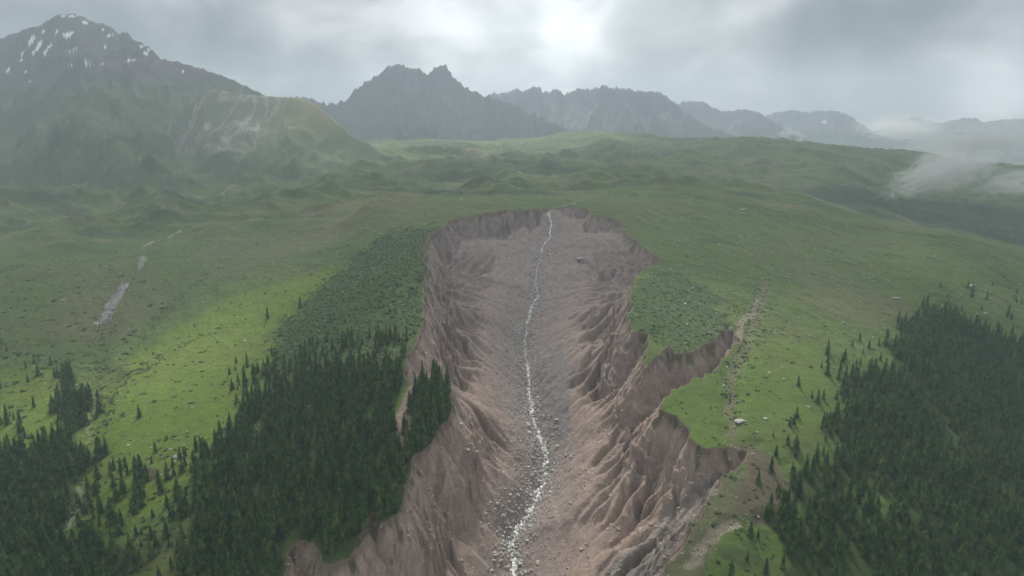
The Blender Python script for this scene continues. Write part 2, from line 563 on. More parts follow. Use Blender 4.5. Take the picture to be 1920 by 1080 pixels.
# ------------------------------------------------------------------ mountains
MOUNT = [
    # label, crest [(u, v, D)], slope at crest, spur size, spur strength, seed, jag
    ("snow flecked rocky mountain rising above green slopes at far left",
     [(-260, 120, 5300), (-60, 78, 5300), (0, 70, 5250), (40, 57, 5200), (85, 42, 5150), (105, 28, 5100), (135, 25, 5100), (160, 33, 5080), (182, 42, 5050), (205, 46, 5000), (222, 62, 4950),
      (238, 60, 4900), (250, 72, 4880), (265, 78, 4850), (285, 92, 4800), (300, 108, 4750), (330, 114, 4700), (380, 128, 4600), (420, 142, 4500), (460, 160, 4450), (500, 179, 4400), (560, 215, 4300), (640, 300, 4200)], 0.66, 420, 0.30, 201, 4),
    ("knoll of grey scree and tawny grass in front of the snowy mountain",
     [(200, 330, 3500), (270, 290, 3550), (310, 235, 3600), (350, 195, 3620), (378, 168, 3640), (400, 165, 3650), (430, 172, 3650), (470, 178, 3650), (520, 181, 3650), (560, 183, 3650), (590, 195, 3640), (625, 222, 3600), (655, 248, 3560), (690, 268, 3500), (740, 300, 3450)], 0.75, 260, 0.25, 221, 3),
    ("twin peaked dark mountain in the centre of the skyline",
     [(440, 200, 6700), (520, 186, 6700), (548, 178, 6700), (580, 180, 6700), (605, 190, 6700), (622, 193, 6600), (650, 186, 6500), (662, 168, 6500), (690, 150, 6500), (715, 132, 6500), (728, 122, 6500), (742, 117, 6500), (755, 121, 6500),
      (772, 124, 6500), (784, 124, 6500), (795, 135, 6500), (802, 136, 6500), (812, 127, 6500), (828, 117, 6500), (838, 124, 6500), (850, 140, 6500), (862, 154, 6500), (880, 166, 6500), (910, 176, 6500), (940, 186, 6500), (975, 198, 6400), (1010, 214, 6400), (1060, 238, 6300), (1120, 275, 6200)], 1.0, 420, 0.5, 241, 12),
    ("serrated dark ridge right of the twin peaks",
     [(880, 190, 8200), (925, 174, 8000), (950, 171, 8000), (972, 163, 8000), (982, 170, 8000), (998, 162, 8000), (1003, 160, 8000), (1014, 160, 8000), (1017, 171, 8000), (1030, 170, 8000), (1043, 162, 8000), (1058, 176, 8000), (1075, 168, 8000), (1090, 163, 8000), (1102, 166, 8000),
      (1130, 160, 8000), (1165, 163, 8000), (1200, 168, 8000), (1238, 171, 8000), (1258, 184, 7900), (1285, 205, 7800), (1310, 224, 7700), (1350, 240, 7600), (1420, 270, 7400)], 0.95, 420, 0.5, 261, 11),
    ("hazy blue ridge with a rounded top right of the serrated ridge",
     [(1230, 215, 9300), (1280, 189, 9300), (1320, 188, 9300), (1335, 200, 9200), (1362, 207, 9100), (1395, 202, 9000), (1420, 209, 9000), (1445, 221, 8900), (1470, 238, 8800), (1500, 262, 8700), (1560, 285, 8600)], 0.8, 480, 0.45, 281, 9),
    ("far blue mountain with one snow streak behind the white mist",
     [(1400, 232, 10600), (1450, 210, 10500), (1485, 204, 10500), (1515, 210, 10500), (1530, 206, 10500), (1565, 205, 10400), (1590, 214, 10300), (1610, 228, 10200), (1640, 246, 10100), (1700, 268, 10000)], 0.8, 480, 0.45, 301, 9),
    ("snow streaked range on the right horizon behind drifting mist",
     [(1560, 262, 11600), (1610, 258, 11500), (1650, 240, 11400), (1690, 222, 11400), (1722, 218, 11400), (1745, 226, 11400), (1768, 228, 11300), (1800, 221, 11500), (1830, 219, 11500), (1845, 228, 11500), (1880, 222, 11500), (1920, 221, 11500), (1990, 215, 11500), (2120, 222, 11500)], 0.7, 480, 0.45, 321, 13),
]
ID = np.zeros(Z.shape, np.int8)
for mi, (lab, cr, sl, L, amp, seed, jag) in enumerate(MOUNT):
    kc = np.array([k_of(u, v) for u, v, D in cr])
    zc = np.array([slope_of(v) * D for u, v, D in cr])
    Dc = np.array([D for u, v, D in cr], float)
    e0 = kc[0] - 0.25
    e1 = kc[-1] + 0.12
    kc = np.concatenate([[e0], kc, [e1]])
    zc = np.concatenate([[-600 if mi else zc[0]], zc, [-600]])
    Dc = np.concatenate([[Dc[0]], Dc, [Dc[-1]]])
    rows = np.where((YR > Dc.min() - 3200) & (YR < Dc.max() + 2500))[0]
    r0, r1 = rows[0], rows[-1] + 1
    x, y, k = GX[r0:r1], GY[r0:r1], GK[r0:r1]
    z0 = np.interp(k, kc, zc)
    D0 = np.interp(k, kc, Dc)
    D0 = D0 + fbm(x / 700, x * 0 + seed, 3, seed) * 90
    a = np.abs(y - D0)
    soft = (np.sqrt(a * a + 400) - 20)
    Hh = np.maximum(z0 + 420, 60)
    w1 = x + fbm(x / 500, y / 500, 3, seed + 3) * 160
    sp = ridged(w1 / L, y / (L * 2.6), 5, seed + 1, 0.5) - 0.55
    ramp = sstep(0, 350, a)
    ae = soft * (1 - amp * sp * 1.5 * sstep(0, 200, a))
    drop = Hh * (1 - np.exp(-ae * sl / Hh))
    z = z0 - drop - np.maximum(a - (2050 if mi == 0 else 620 if mi == 1 else 2300), 0) * 0.6
    z += (ridged(w1 / 150, y / 190, 5, seed + 5, 0.6) - 0.5) * 46 * ramp * (0.3 if mi == 1 else (0.35 + 0.75 * sstep(50, 330, z)) if mi == 0 else 1.25)
    z += ((ridged(x / 90, x * 0 + 1.7, 3, seed + 8, 0.7) - 0.6) * jag * 4.5 * (1 - 0.6 * ramp) + perlin(x / 26, y / 90, seed + 9) * jag * 0.7) * (0.3 if mi == 1 else 1)
    zb_ = Z[r0:r1]
    m = z > zb_
    kk = 70.0 if mi < 2 else 25.0
    hh = np.clip(0.5 + 0.5 * (z - zb_) / kk, 0, 1)
    Z[r0:r1] = zb_ + (z - zb_) * hh + kk * hh * (1 - hh) * 0.5
    ID[r0:r1] = np.where(m, mi + 1, ID[r0:r1])

# slopes
gx = np.gradient(Z, axis=1) / np.gradient(GX, axis=1)
gyk = np.gradient(Z, axis=0) / np.gradient(GY, axis=0)
gy = gyk - GK * gx
SL = np.sqrt(gx ** 2 + gy ** 2)


def zsurf(x, y):
    x = np.asarray(x, float)
    y = np.asarray(y, float)
    return bil(Z, (x / y - K[0]) / (K[1] - K[0]), np.interp(y, YR, np.arange(NR)))


def samp(G, x, y):
    a = np.clip(np.rint((np.asarray(x) / y - K[0]) / (K[1] - K[0])).astype(int), 0, NK - 1)
    b = np.clip(np.rint(np.interp(y, YR, np.arange(NR))).astype(int), 0, NR - 1)
    return G[b, a]


def hit(u, v):
    """first point of the finished ground met by the sight line through a pixel"""
    k = k_of(u, v)
    m = slope_of(v)
    z = zsurf(k * YR, YR)
    i = np.argmax(z >= m * YR)
    Y = YR[i]
    return (k * Y, Y, float(z[i]))


def project(x, y, z):
    c, s = math.cos(PITCH), math.sin(PITCH)
    d = y * c - z * s
    up = y * s + z * c
    return 960 + F * x / d, 540 - F * up / d, d

# ------------------------------------------------------------------ colours of the ground
def C3(*c):
    return np.array(c, np.float32)


def blend(col, c, m):
    m = np.clip(m, 0, 1)[..., None].astype(np.float32)
    return col * (1 - m) + C3(*c) * m


WX = GX + fbm(GX / 70, GY / 70, 3, 401) * 26
WY = GY + fbm(GX / 70, GY / 70, 3, 411) * 30


def area(pts, warp=1.0, final=False):
    P = np.array([hit(u, v)[:2] for u, v in pts]) if final else wpoly(pts)
    x = GX + (WX - GX) * warp
    y = GY + (WY - GY) * warp
    m = np.zeros(Z.shape, bool)
    r = (YR > P[:, 1].min() - 60) & (YR < P[:, 1].max() + 60)
    m[r] = inside(x[r], y[r], P)
    return m


def soften(m, n=3):
    m = m.astype(np.float32)
    for _ in range(n):
        m[1:-1, 1:-1] = (m[:-2, 1:-1] + m[2:, 1:-1] + m[1:-1, :-2] + m[1:-1, 2:] + m[1:-1, 1:-1] * 2) / 6
    return m


nA = fbm(GX / 240, GY / 180, 4, 421)
nB = fbm(GX / 45, GY / 35, 4, 431)
nC = fbm(GX / 8, GY / 8, 3, 441)
nD = fbm(GX / 90 + 7, GY / 30, 4, 451)
GRASS = (0.080, 0.124, 0.032)
col = np.empty(Z.shape + (3,), np.float32)
col[:] = GRASS
col = blend(col, (0.112, 0.108, 0.042), sstep(-0.1, 0.5, nA + nD * 0.4) * 0.5)
col = blend(col, (0.050, 0.085, 0.024), sstep(0.0, 0.5, -nA + nB * 0.4) * 0.7)
col = blend(col, (0.045, 0.068, 0.028), sstep(0.12, 0.5, nD) * 0.55)
col = blend(col, (0.150, 0.160, 0.075), sstep(0.25, 0.6, nB) * 0.35)
nF = fbm((GX + warp) / 330, (GY + 0.3 * GX) / 110, 4, 461, 0.6)
col = blend(col, (0.040, 0.056, 0.028), sstep(0.0, 0.4, nF) * 0.8 * sstep(1300, 2100, GY))  # dark bands put the shade of the far folds into the colour
nT = perlin(GX / 12, GY / 7, 465) * 0.6 + perlin(GX / 30, GY / 15, 466) * 0.6
col = blend(col, (0.048, 0.062, 0.030), sstep(0.22, 0.5, nT) * 0.6)  # dark flecks painted in as hummock shading
col = blend(col, (0.15, 0.14, 0.08), sstep(0.0, 0.45, -nF) * 0.75 * sstep(1300, 2100, GY))
A_BRIGHT = [  # left meadows: sun patches painted as brighter grass; right ones: greener grass
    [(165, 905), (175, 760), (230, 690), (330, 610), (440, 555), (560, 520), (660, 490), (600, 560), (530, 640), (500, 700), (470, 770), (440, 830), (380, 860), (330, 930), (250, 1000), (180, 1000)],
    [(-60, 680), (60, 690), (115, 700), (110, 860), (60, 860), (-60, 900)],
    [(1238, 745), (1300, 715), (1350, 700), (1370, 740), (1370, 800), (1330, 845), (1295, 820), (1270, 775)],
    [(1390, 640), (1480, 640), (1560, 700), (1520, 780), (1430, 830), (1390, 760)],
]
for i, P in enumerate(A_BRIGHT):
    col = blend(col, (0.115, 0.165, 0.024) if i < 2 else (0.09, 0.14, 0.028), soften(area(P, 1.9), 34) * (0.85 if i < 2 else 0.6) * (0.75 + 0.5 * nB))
for P in ([(120, 520), (240, 480), (330, 540), (230, 640), (120, 640)], [(1480, 480), (1650, 540), (1720, 600), (1600, 610), (1500, 560)],
          [(360, 470), (560, 400), (800, 350), (800, 420), (640, 450), (420, 520)]):
    col = blend(col, (0.135, 0.120, 0.070), soften(area(P, 2.0), 40) * 0.38)
A_SHRUB = [[(850, 425), (860, 560), (840, 640), (830, 700), (640, 710), (560, 720), (490, 740), (500, 660), (545, 590), (610, 530), (690, 460), (740, 430)],
           [(1215, 505), (1290, 510), (1350, 560), (1385, 620), (1330, 650), (1260, 655), (1216, 690), (1180, 640), (1180, 540)]]
for P in A_SHRUB:
    col = blend(col, (0.050, 0.078, 0.032), soften(area(P, 1.8), 30) * (0.65 + 0.5 * nB))
A_FOREST = [
    [(500, 740), (520, 715), (600, 700), (700, 690), (762, 690), (750, 780), (760, 850), (820, 850), (830, 930), (795, 1000), (760, 1040), (740, 1120), (510, 1120),
     (330, 1120), (345, 1000), (360, 940), (400, 900), (420, 850), (450, 800), (470, 760)],
    [(800, 690), (840, 690), (890, 745), (885, 775), (855, 830), (815, 860), (775, 860), (768, 800), (785, 735)],
    [(-80, 870), (60, 850), (110, 805), (165, 830), (165, 870), (150, 930), (120, 985), (150, 1030), (220, 1060), (240, 1120), (-80, 1120)],
    [(112, 695), (150, 690), (160, 760), (155, 815), (118, 812)],
    [(1730, 570), (1790, 585), (1870, 630), (2000, 680), (2060, 900), (2060, 1130), (1500, 1130), (1470, 1040), (1440, 950), (1500, 900), (1500, 850), (1560, 770), (1650, 690), (1700, 620)],
    [(1500, 352), (1600, 352), (1750, 375), (2000, 385), (2060, 460), (1930, 462), (1780, 428), (1640, 392), (1540, 372)],
]
A_GAP = [[(1575, 905), (1650, 925), (1690, 960), (1640, 985), (1570, 960)], [(1500, 800), (1590, 830), (1560, 880), (1500, 870)],
         [(1480, 930), (1510, 940), (1490, 1010), (1470, 990)]]
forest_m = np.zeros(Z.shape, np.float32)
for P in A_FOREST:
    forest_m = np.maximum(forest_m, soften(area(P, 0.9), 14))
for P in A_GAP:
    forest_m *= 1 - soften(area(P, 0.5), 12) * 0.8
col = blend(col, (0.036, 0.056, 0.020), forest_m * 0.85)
# bare patches, scree tongues and gullies in the meadows
SOIL = (0.185, 0.135, 0.115)


def line_mask(pts, width, jit=10, seed=5):
    P = wpoly(pts) if min(p[1] for p in pts) > 355 else np.array([hit(u, v)[:2] for u, v in pts])
    P, _ = resample(P, 10, jit, seed)
    b = (GX > P[:, 0].min() - 4 * width) & (GX < P[:, 0].max() + 4 * width) & (GY > P[:, 1].min() - 4 * width) & (GY < P[:, 1].max() + 4 * width)
    d, s = near_poly(WX[b] * 0.3 + GX[b] * 0.7, WY[b] * 0.3 + GY[b] * 0.7, P)
    m = np.zeros(Z.shape, np.float32)
    m[b] = np.exp(-(d / width) ** 2)
    return m


for pts, wd, c, st in [
    ([(228, 530), (215, 555), (200, 580), (185, 597)], 9, (0.33, 0.31, 0.31), 1.0),
    ([(262, 478), (268, 490), (258, 500)], 6, (0.30, 0.28, 0.26), 0.6),
    ([(335, 428), (300, 445), (268, 458)], 6, (0.30, 0.28, 0.26), 0.7),
    ([(1435, 520), (1425, 570), (1405, 640), (1380, 680), (1362, 760), (1370, 820)], 6, (0.14, 0.125, 0.085), 0.55),
    ([(1380, 640), (1395, 600), (1418, 560)], 5, (0.26, 0.22, 0.18), 0.7),
    ([(815, 690), (790, 720), (772, 760), (758, 800), (760, 835)], 13, (0.22, 0.175, 0.145), 1.0),
    ([(1290, 1060), (1330, 1010), (1385, 975)], 5, (0.24, 0.22, 0.16), 0.9),
    ([(1260, 1080), (1300, 1030), (1340, 960), (1400, 900)], 16, (0.13, 0.105, 0.08), 0.5),
    ([(1400, 850), (1430, 880), (1450, 920), (1420, 950)], 22, (0.10, 0.075, 0.062), 0.8),
    ([(270, 880), (292, 888), (285, 900), (260, 905)], 5, (0.07, 0.055, 0.045), 0.8),
    ([(640, 268), (600, 300), (520, 322), (430, 352), (370, 372)], 8, (0.26, 0.25, 0.22), 0.5),
    ([(50, 262), (75, 285), (92, 305), (85, 330)], 20, (0.23, 0.22, 0.19), 0.7),
    ([(118, 300), (130, 310), (138, 322)], 13, (0.28, 0.27, 0.24), 0.9),
    ([(940, 300), (905, 290), (870, 285)], 20, (0.24, 0.22, 0.17), 0.6),
    ([(1120, 367), (1090, 376), (1060, 385), (1028, 391)], 3, (0.22, 0.21, 0.18), 0.5),
    ([(150, 905), (128, 965), (122, 990)], 2.2, (0.24, 0.23, 0.2), 0.6),
    ([(170, 720), (172, 770), (168, 830)], 2.0, (0.2, 0.19, 0.15), 0.5),
]:
    m = line_mask(pts, wd)
    col = blend(col, c, sstep(0.25, 0.6, m + nC * 0.25) * st)
# bare earth just outside the rim and on steep banks
outd = soften(RAV, 2)
col = blend(col, (0.17, 0.125, 0.10), np.where(~RAV, sstep(0.02, 0.35, outd), 0))
# ravine: earth with streaks running down the walls
SX = RS + fbm(GX / 30, GY / 30, 2, 471) * 8
st1 = perlin(SX / 3.3, RT * 5, 473)
st2 = perlin(SX / 13, RT * 3, 475)
rc = np.empty_like(col)
rc[:] = (0.185, 0.152, 0.138)
lower = sstep(1100, 650, GY + nB * 60)
rc = blend(rc, (0.172, 0.152, 0.150), (1 - lower) * 0.8)
rc = blend(rc, (0.212, 0.172, 0.148), lower * sstep(-0.3, 0.5, nB) * 0.75)
steep = sstep(0.75, 1.7, SL + nC * 0.3)
rc = blend(rc, (0.27, 0.235, 0.205), steep * (0.35 + 0.3 * lower) * sstep(-0.3, 0.4, st2 + nA))
rc = blend(rc, (0.135, 0.108, 0.100), sstep(0.1, 0.7, -st1 * 0.7 - st2 * 0.5) * 0.45 * (1 - RT * 0.7))
rc = blend(rc, (0.24, 0.205, 0.185), sstep(0.25, 0.8, st1) * 0.35)
rc = blend(rc, (0.165, 0.152, 0.150), sstep(0.55, 0.8, RT + nB * 0.15) * 0.7)
rc = blend(rc, (0.20, 0.185, 0.178), sstep(2.5, 5.0, RFL) * 0.35)
rc = blend(rc, (0.060, 0.075, 0.030), sstep(0.0, 0.25, fbm(GX / 13, GY / 13, 4, 487) + 0.10 - RDR / 26) * 0.8)
rc = blend(rc, (0.07, 0.055, 0.045), sstep(3.0, 1.0, RDR) * 0.35)
cobble = np.clip(perlin(GX / 1.8, GY / 2.6, 481) + perlin(GX / 3.7, GY / 4.4, 483) * 0.6, -1, 1)
rc = blend(rc, (0.30, 0.285, 0.27), sstep(0.15, 0.6, cobble) * sstep(0.80, 0.95, RT) * 0.75)
rc = blend(rc, (0.09, 0.08, 0.075), sstep(0.15, 0.6, -cobble) * sstep(0.80, 0.95, RT) * 0.6)
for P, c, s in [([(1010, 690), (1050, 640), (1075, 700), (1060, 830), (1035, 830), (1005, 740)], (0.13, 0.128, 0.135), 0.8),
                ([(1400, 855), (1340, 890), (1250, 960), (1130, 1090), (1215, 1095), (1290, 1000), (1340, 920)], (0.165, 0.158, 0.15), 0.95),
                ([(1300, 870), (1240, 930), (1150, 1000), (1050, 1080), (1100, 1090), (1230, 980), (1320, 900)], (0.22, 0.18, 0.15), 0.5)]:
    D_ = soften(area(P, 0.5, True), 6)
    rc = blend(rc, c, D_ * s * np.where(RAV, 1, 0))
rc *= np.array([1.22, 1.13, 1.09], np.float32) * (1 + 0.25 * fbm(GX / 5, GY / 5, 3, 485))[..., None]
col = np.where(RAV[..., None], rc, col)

# mountains and hills: rock above and on steep faces, grass on the gentler feet
nR = fbm(GX / 120, GY / 120, 4, 501)
nS = ridged((GX + warp) / 60, GY / 240, 4, 503)
for mi in range(len(MOUNT)):
    m = ID == mi + 1
    z = Z[m]
    n, s, sl = nR[m], nS[m], SL[m]
    c = np.empty((len(z), 3), np.float32)
    if mi == 0:
        c[:] = (0.085, 0.115, 0.055)
        c = blend(c, (0.15, 0.15, 0.10), sstep(0.0, 0.5, n) * 0.5)
        c = blend(c, (0.055, 0.08, 0.045), sstep(0.05, 0.5, -n) * 0.7)
        gl = ridged((GX[m] + 0.25 * warp[m]) / 110, GY[m] / 900, 3, 507)
        c = blend(c, (0.20, 0.19, 0.16), sstep(0.80, 0.95, gl) * 0.55)
        c = blend(c, (0.21, 0.20, 0.19), sstep(0.6, 0.85, s) * sstep(-80, 200, z) * 0.6)
        c = blend(c, (0.125, 0.12, 0.125), sstep(150, 330, z + n * 160))
        c = blend(c, (0.075, 0.072, 0.078), sstep(0.35, 0.75, s) * sstep(200, 400, z) * 0.7)
    elif mi == 1:
        x = GX[m]
        tan = sstep(-1250, -1050, x + n * 120)
        c[:] = (0.085, 0.115, 0.055)
        c = blend(c, (0.29, 0.27, 0.26), sstep(-190, -60, z + n * 110) * (1 - tan) * (0.25 + 0.75 * sstep(0.4, 0.7, s + nC[m] * 0.5)))
        c = blend(c, (0.115, 0.12, 0.095), sstep(0.1, 0.6, n + nC[m] * 0.6) * (1 - tan) * 0.6)
        c = blend(c, (0.175, 0.165, 0.095), sstep(-100, 60, z + n * 90) * tan * 0.8)
    else:
        c[:] = (0.12, 0.125, 0.15)
        c = blend(c, (0.13, 0.125, 0.125), sstep(0.45, 0.8, s) * 0.5)
        c = blend(c, (0.06, 0.08, 0.06), sstep(60, -160, z + n * 80) * 0.8)
        if mi >= 5:
            c = blend(c, (0.85, 0.87, 0.9), sstep(0.80, 0.88, s + n * 0.12) * sstep(60, 160, z) * (0.9 if mi == 6 else 0.5))
    col[m] = c
SNOWP = [(60, 78, 9, 18), (72, 92, 9, 16), (85, 98, 8, 9), (93, 90, 8, 9), (42, 102, 6, 9), (40, 116, 4, 6), (15, 134, 8, 6), (105, 66, 6, 11), (82, 63, 6, 5), (128, 70, 5, 8), (139, 100, 4, 5),
         (159, 43, 7, 5), (133, 30, 12, 3), (119, 33, 5, 3), (205, 70, 6, 5), (194, 58, 3, 4), (197, 88, 3, 3), (273, 100, 5, 5), (278, 94, 3, 3), (55, 153, 6, 3), (48, 137, 3, 3), (135, 124, 3, 3), (175, 122, 3, 3), (118, 32, 4, 3),
         (265, 88, 3, 3), (343, 138, 3, 3), (243, 113, 6, 3), (1545, 235, 7, 3)]
snow = np.zeros(Z.shape, np.float32)
for u, v, a, b in SNOWP:
    h = hit(u, v)
    if h[2] < -100:
        continue
    rows = np.abs(YR - h[1]) < 260
    dx = (GX[rows] - h[0]) * F / h[1]
    dz = (Z[rows] - h[2]) * F / h[1]
    r = (dx / a) ** 2 + (dz / b) ** 2
    r = r * (0.55 + 1.3 * np.abs(perlin(GX[rows] / 22, Z[rows] / 22, 511))) + 0.5 * perlin(GX[rows] / 11, Z[rows] / 11, 512)
    r = r * 2.3
    snow[rows] = np.maximum(snow[rows], sstep(1.0, 0.75, r) * (ID[rows] > 0))
col = blend(col, (0.82, 0.85, 0.88), snow)
col = np.clip(col, 0.008, 0.9)

# ------------------------------------------------------------------ materials


def principled(nt, color, rough=0.9, spec=0.2, normal=None):
    p = nt.n('ShaderNodeBsdfPrincipled')
    for k, v in (('Base Color', color), ('Roughness', rough), ('Specular IOR Level', spec)):
        if hasattr(v, 'is_output'):
            nt.t.links.new(v, p.inputs[k])
        else:
            p.inputs[k].default_value = (*v, 1) if k == 'Base Color' else v
    if normal is not None:
        nt.t.links.new(normal, p.inputs['Normal'])
    nt.n('ShaderNodeOutputMaterial', {0: p.outputs[0]})
    return p


def new_mat(name):
    m = bpy.data.materials.new(name)
    m.use_nodes = True
    return m, NT(m.node_tree)


def mat_ground():
    m, t = new_mat("ground_cover")
    pos = t.n('ShaderNodeNewGeometry').outputs['Position']
    c = t.n('ShaderNodeAttribute', attribute_name='Col').outputs['Color']
    n1 = t.noise(pos, 0.55, 4, 0.65)
    n2 = t.noise(pos, 0.09, 5, 0.6)
    f = t.math('ADD', t.math('MULTIPLY', n1, 0.9), t.math('MULTIPLY', n2, 0.75))
    g = t.n('ShaderNodeCombineColor', {0: t.math('ADD', f, 0.19), 1: t.math('ADD', f, 0.175), 2: t.math('ADD', f, 0.16)}).outputs[0]
    c = t.mix(1.0, c, g, 'MULTIPLY')
    b = t.n('ShaderNodeBump', {'Strength': 0.7, 'Distance': 0.8, 'Height': n1})
    principled(t, c, 0.95, 0.1, b.outputs[0])
    return m


def mat_spruce():
    m, t = new_mat("spruce_needles")
    pos = t.n('ShaderNodeNewGeometry').outputs['Position']
    n1 = t.noise(pos, 0.17, 3, 0.6)
    n2 = t.noise(pos, 0.9, 3, 0.6)
    c = t.ramp(n1, [(0.36, (0.018, 0.045, 0.020)), (0.5, (0.040, 0.082, 0.024)), (0.62, (0.100, 0.130, 0.036))])
    c2 = t.ramp(n2, [(0.3, 0.55), (0.7, 1.5)])
    c = t.mix(1.0, c, c2, 'MULTIPLY')
    principled(t, c, 0.85, 0.12)
    return m


def mat_simple(name, stops, scale, rough=0.9, bump=0.0, det=4):
    m, t = new_mat(name)
    pos = t.n('ShaderNodeNewGeometry').outputs['Position']
    n = t.noise(pos, scale, det, 0.6)
    c = t.ramp(n, stops)
    nrm = t.n('ShaderNodeBump', {'Strength': bump, 'Distance': 0.3, 'Height': n}).outputs[0] if bump else None
    principled(t, c, rough, 0.2, nrm)
    return m


M_GROUND = mat_ground()
M_SPRUCE = mat_spruce()
M_BARK = mat_simple("bark", [(0.3, (0.05, 0.035, 0.025)), (0.7, (0.11, 0.08, 0.06))], 2.0)
M_SHRUB = mat_simple("juniper_leaves", [(0.36, (0.018, 0.034, 0.014)), (0.5, (0.032, 0.055, 0.020)), (0.66, (0.060, 0.085, 0.030))], 0.35, 0.9)
M_PALE = mat_simple("pale_granite", [(0.3, (0.25, 0.24, 0.22)), (0.5, (0.36, 0.35, 0.32)), (0.7, (0.50, 0.48, 0.44))], 0.9, 0.85, 0.4)
M_GREY = mat_simple("grey_rock", [(0.3, (0.17, 0.165, 0.16)), (0.5, (0.33, 0.315, 0.30)), (0.7, (0.52, 0.50, 0.48))], 0.35, 0.9, 0.4)
M_SOIL = mat_simple("earthy_rock", [(0.3, (0.20, 0.16, 0.14)), (0.5, (0.32, 0.26, 0.22)), (0.7, (0.50, 0.43, 0.37))], 0.3, 0.9, 0.4)
M_FOAM = mat_simple("white_water", [(0.38, (0.12, 0.115, 0.11)), (0.48, (0.42, 0.41, 0.40)), (0.6, (0.82, 0.82, 0.82))], 0.42, 0.45, 0.5, 6)

# ------------------------------------------------------------------ scene objects


def link(o, parent=None):
    scene.collection.objects.link(o)
    if parent is not None:
        o.parent = parent
    return o


def tag(o, label=None, cat=None, group=None, kind=None):
    if label:
        o["label"] = label
    if cat:
        o["category"] = cat
    if group:
        o["group"] = group
    if kind:
        o["kind"] = kind
    return o


def mesh_np(name, V, Fq, mats, smooth=False, colr=None):
    me = bpy.data.meshes.new(name)
    V = np.asarray(V, np.float32)
    Fq = np.asarray(Fq, np.int32)
    n, k = Fq.shape
    me.vertices.add(len(V))
    me.vertices.foreach_set("co", V.ravel())
    me.loops.add(n * k)
    me.loops.foreach_set("vertex_index", Fq.ravel())
    me.polygons.add(n)
    me.polygons.foreach_set("loop_start", np.arange(0, n * k, k, dtype=np.int32))
    me.polygons.foreach_set("loop_total", np.full(n, k, np.int32))
    me.polygons.foreach_set("use_smooth", np.full(n, smooth, bool))
    me.update(calc_edges=True)
    for m in mats:
        me.materials.append(m)
    if colr is not None:
        at = me.color_attributes.new("Col", 'FLOAT_COLOR', 'POINT')
        c4 = np.ones((len(V), 4), np.float32)
        c4[:, :3] = colr
        at.data.foreach_set("color", c4.ravel())
    return me


idx = np.arange(NR * NK, dtype=np.int32).reshape(NR, NK)
quads = np.stack([idx[:-1, :-1], idx[:-1, 1:], idx[1:, 1:], idx[1:, :-1]], -1).reshape(-1, 4)
qid = ID[:-1, :-1].reshape(-1)
VV = np.stack([GX, GY, Z + ZC], -1).reshape(-1, 3)
CC = col.reshape(-1, 3)
for mi in range(len(MOUNT) + 1):
    q = quads[qid == mi]
    if not len(q):
        continue
    used, inv = np.unique(q, return_inverse=True)
    nm = "ground" if mi == 0 else "mountain"
    me = mesh_np(nm, VV[used], inv.reshape(-1, 4), [M_GROUND], True, CC[used])
    o = link(bpy.data.objects.new(nm, me))
    if mi == 0:
        tag(o, "green mountain meadow ground cut open by the bare earth ravine", "ground", kind="structure")
    else:
        tag(o, MOUNT[mi - 1][0], "mountain", kind="structure")

# ---- stream


def stream_mesh(name, pts, width, label, cat="stream", gaps=(), seed=3):
    P, s = resample(np.array(pts), 1.6)
    tn = np.gradient(P, axis=0)
    tn /= np.linalg.norm(tn, axis=1)[:, None]
    nr = np.stack([tn[:, 1], -tn[:, 0]], 1)
    mean = fbm(s / 11, s * 0 + seed, 3, seed) * 2.2 + fbm(s / 45, s * 0 + seed, 2, seed + 3) * 3
    wd = width * (0.75 + 1.0 * np.abs(fbm(s / 10, s * 0 + 5, 3, seed + 4)))
    for a, b, f in gaps:
        wd = np.where((P[:, 1] > a) & (P[:, 1] < b), wd * f, wd)
    V = []
    Fs = []
    nst = 3
    m = len(P)
    for st in range(nst):
        off = mean + (fbm(s / 14, s * 0 + 10 * st, 3, seed + 20 + st) * 2.6) * width / 3.0
        wst = wd * (0.50 if st else 0.8) * np.clip(0.62 + 1.6 * fbm(s / 6, s * 0 + st * 7, 3, seed + 30 + st), 0.0, 1.5)
        cols = np.linspace(-0.5, 0.5, 5)
        base = len(V) * 1 if False else sum(len(v) for v in V)
        q = []
        for c in cols:
            w = off + c * wst + perlin(s / 2.2, s * 0 + c * 9, seed + 40) * 0.3
            x = P[:, 0] + nr[:, 0] * w
            y = P[:, 1] + nr[:, 1] * w
            z = zsurf(x, y) + ZC + 0.55 - 2.2 * c * c + perlin(x / 1.3, y / 1.3, seed + 50) * 0.28
            q.append(np.stack([x, y, z], 1))
        q = np.stack(q, 1).reshape(-1, 3)
        V.append(q)
        i = np.arange(m * 5).reshape(m, 5) + base
        Fs.append(np.stack([i[:-1, :-1], i[:-1, 1:], i[1:, 1:], i[1:, :-1]], -1).reshape(-1, 4))
    me = mesh_np(name, np.concatenate(V), np.concatenate(Fs), [M_FOAM], True)
    o = link(bpy.data.objects.new(name, me))
    tag(o, label, cat, kind="structure")
    return o


stream_mesh("stream", ST[1:, :2], 6.6, "white foaming stream running down the floor of the ravine", gaps=[(380, 900, 1.6), (990, 1130, 0.3), (1235, 1400, 0.35), (1400, 1540, 0.65)])
up = [hit_base(u, v) for u, v in [(1028, 392), (1045, 387), (1062, 385), (1080, 381)]]
stream_mesh("stream", up, 0.9, "thin pale brook winding across the meadow above the ravine head", seed=9)

# ------------------------------------------------------------------ plants and rocks: prototypes


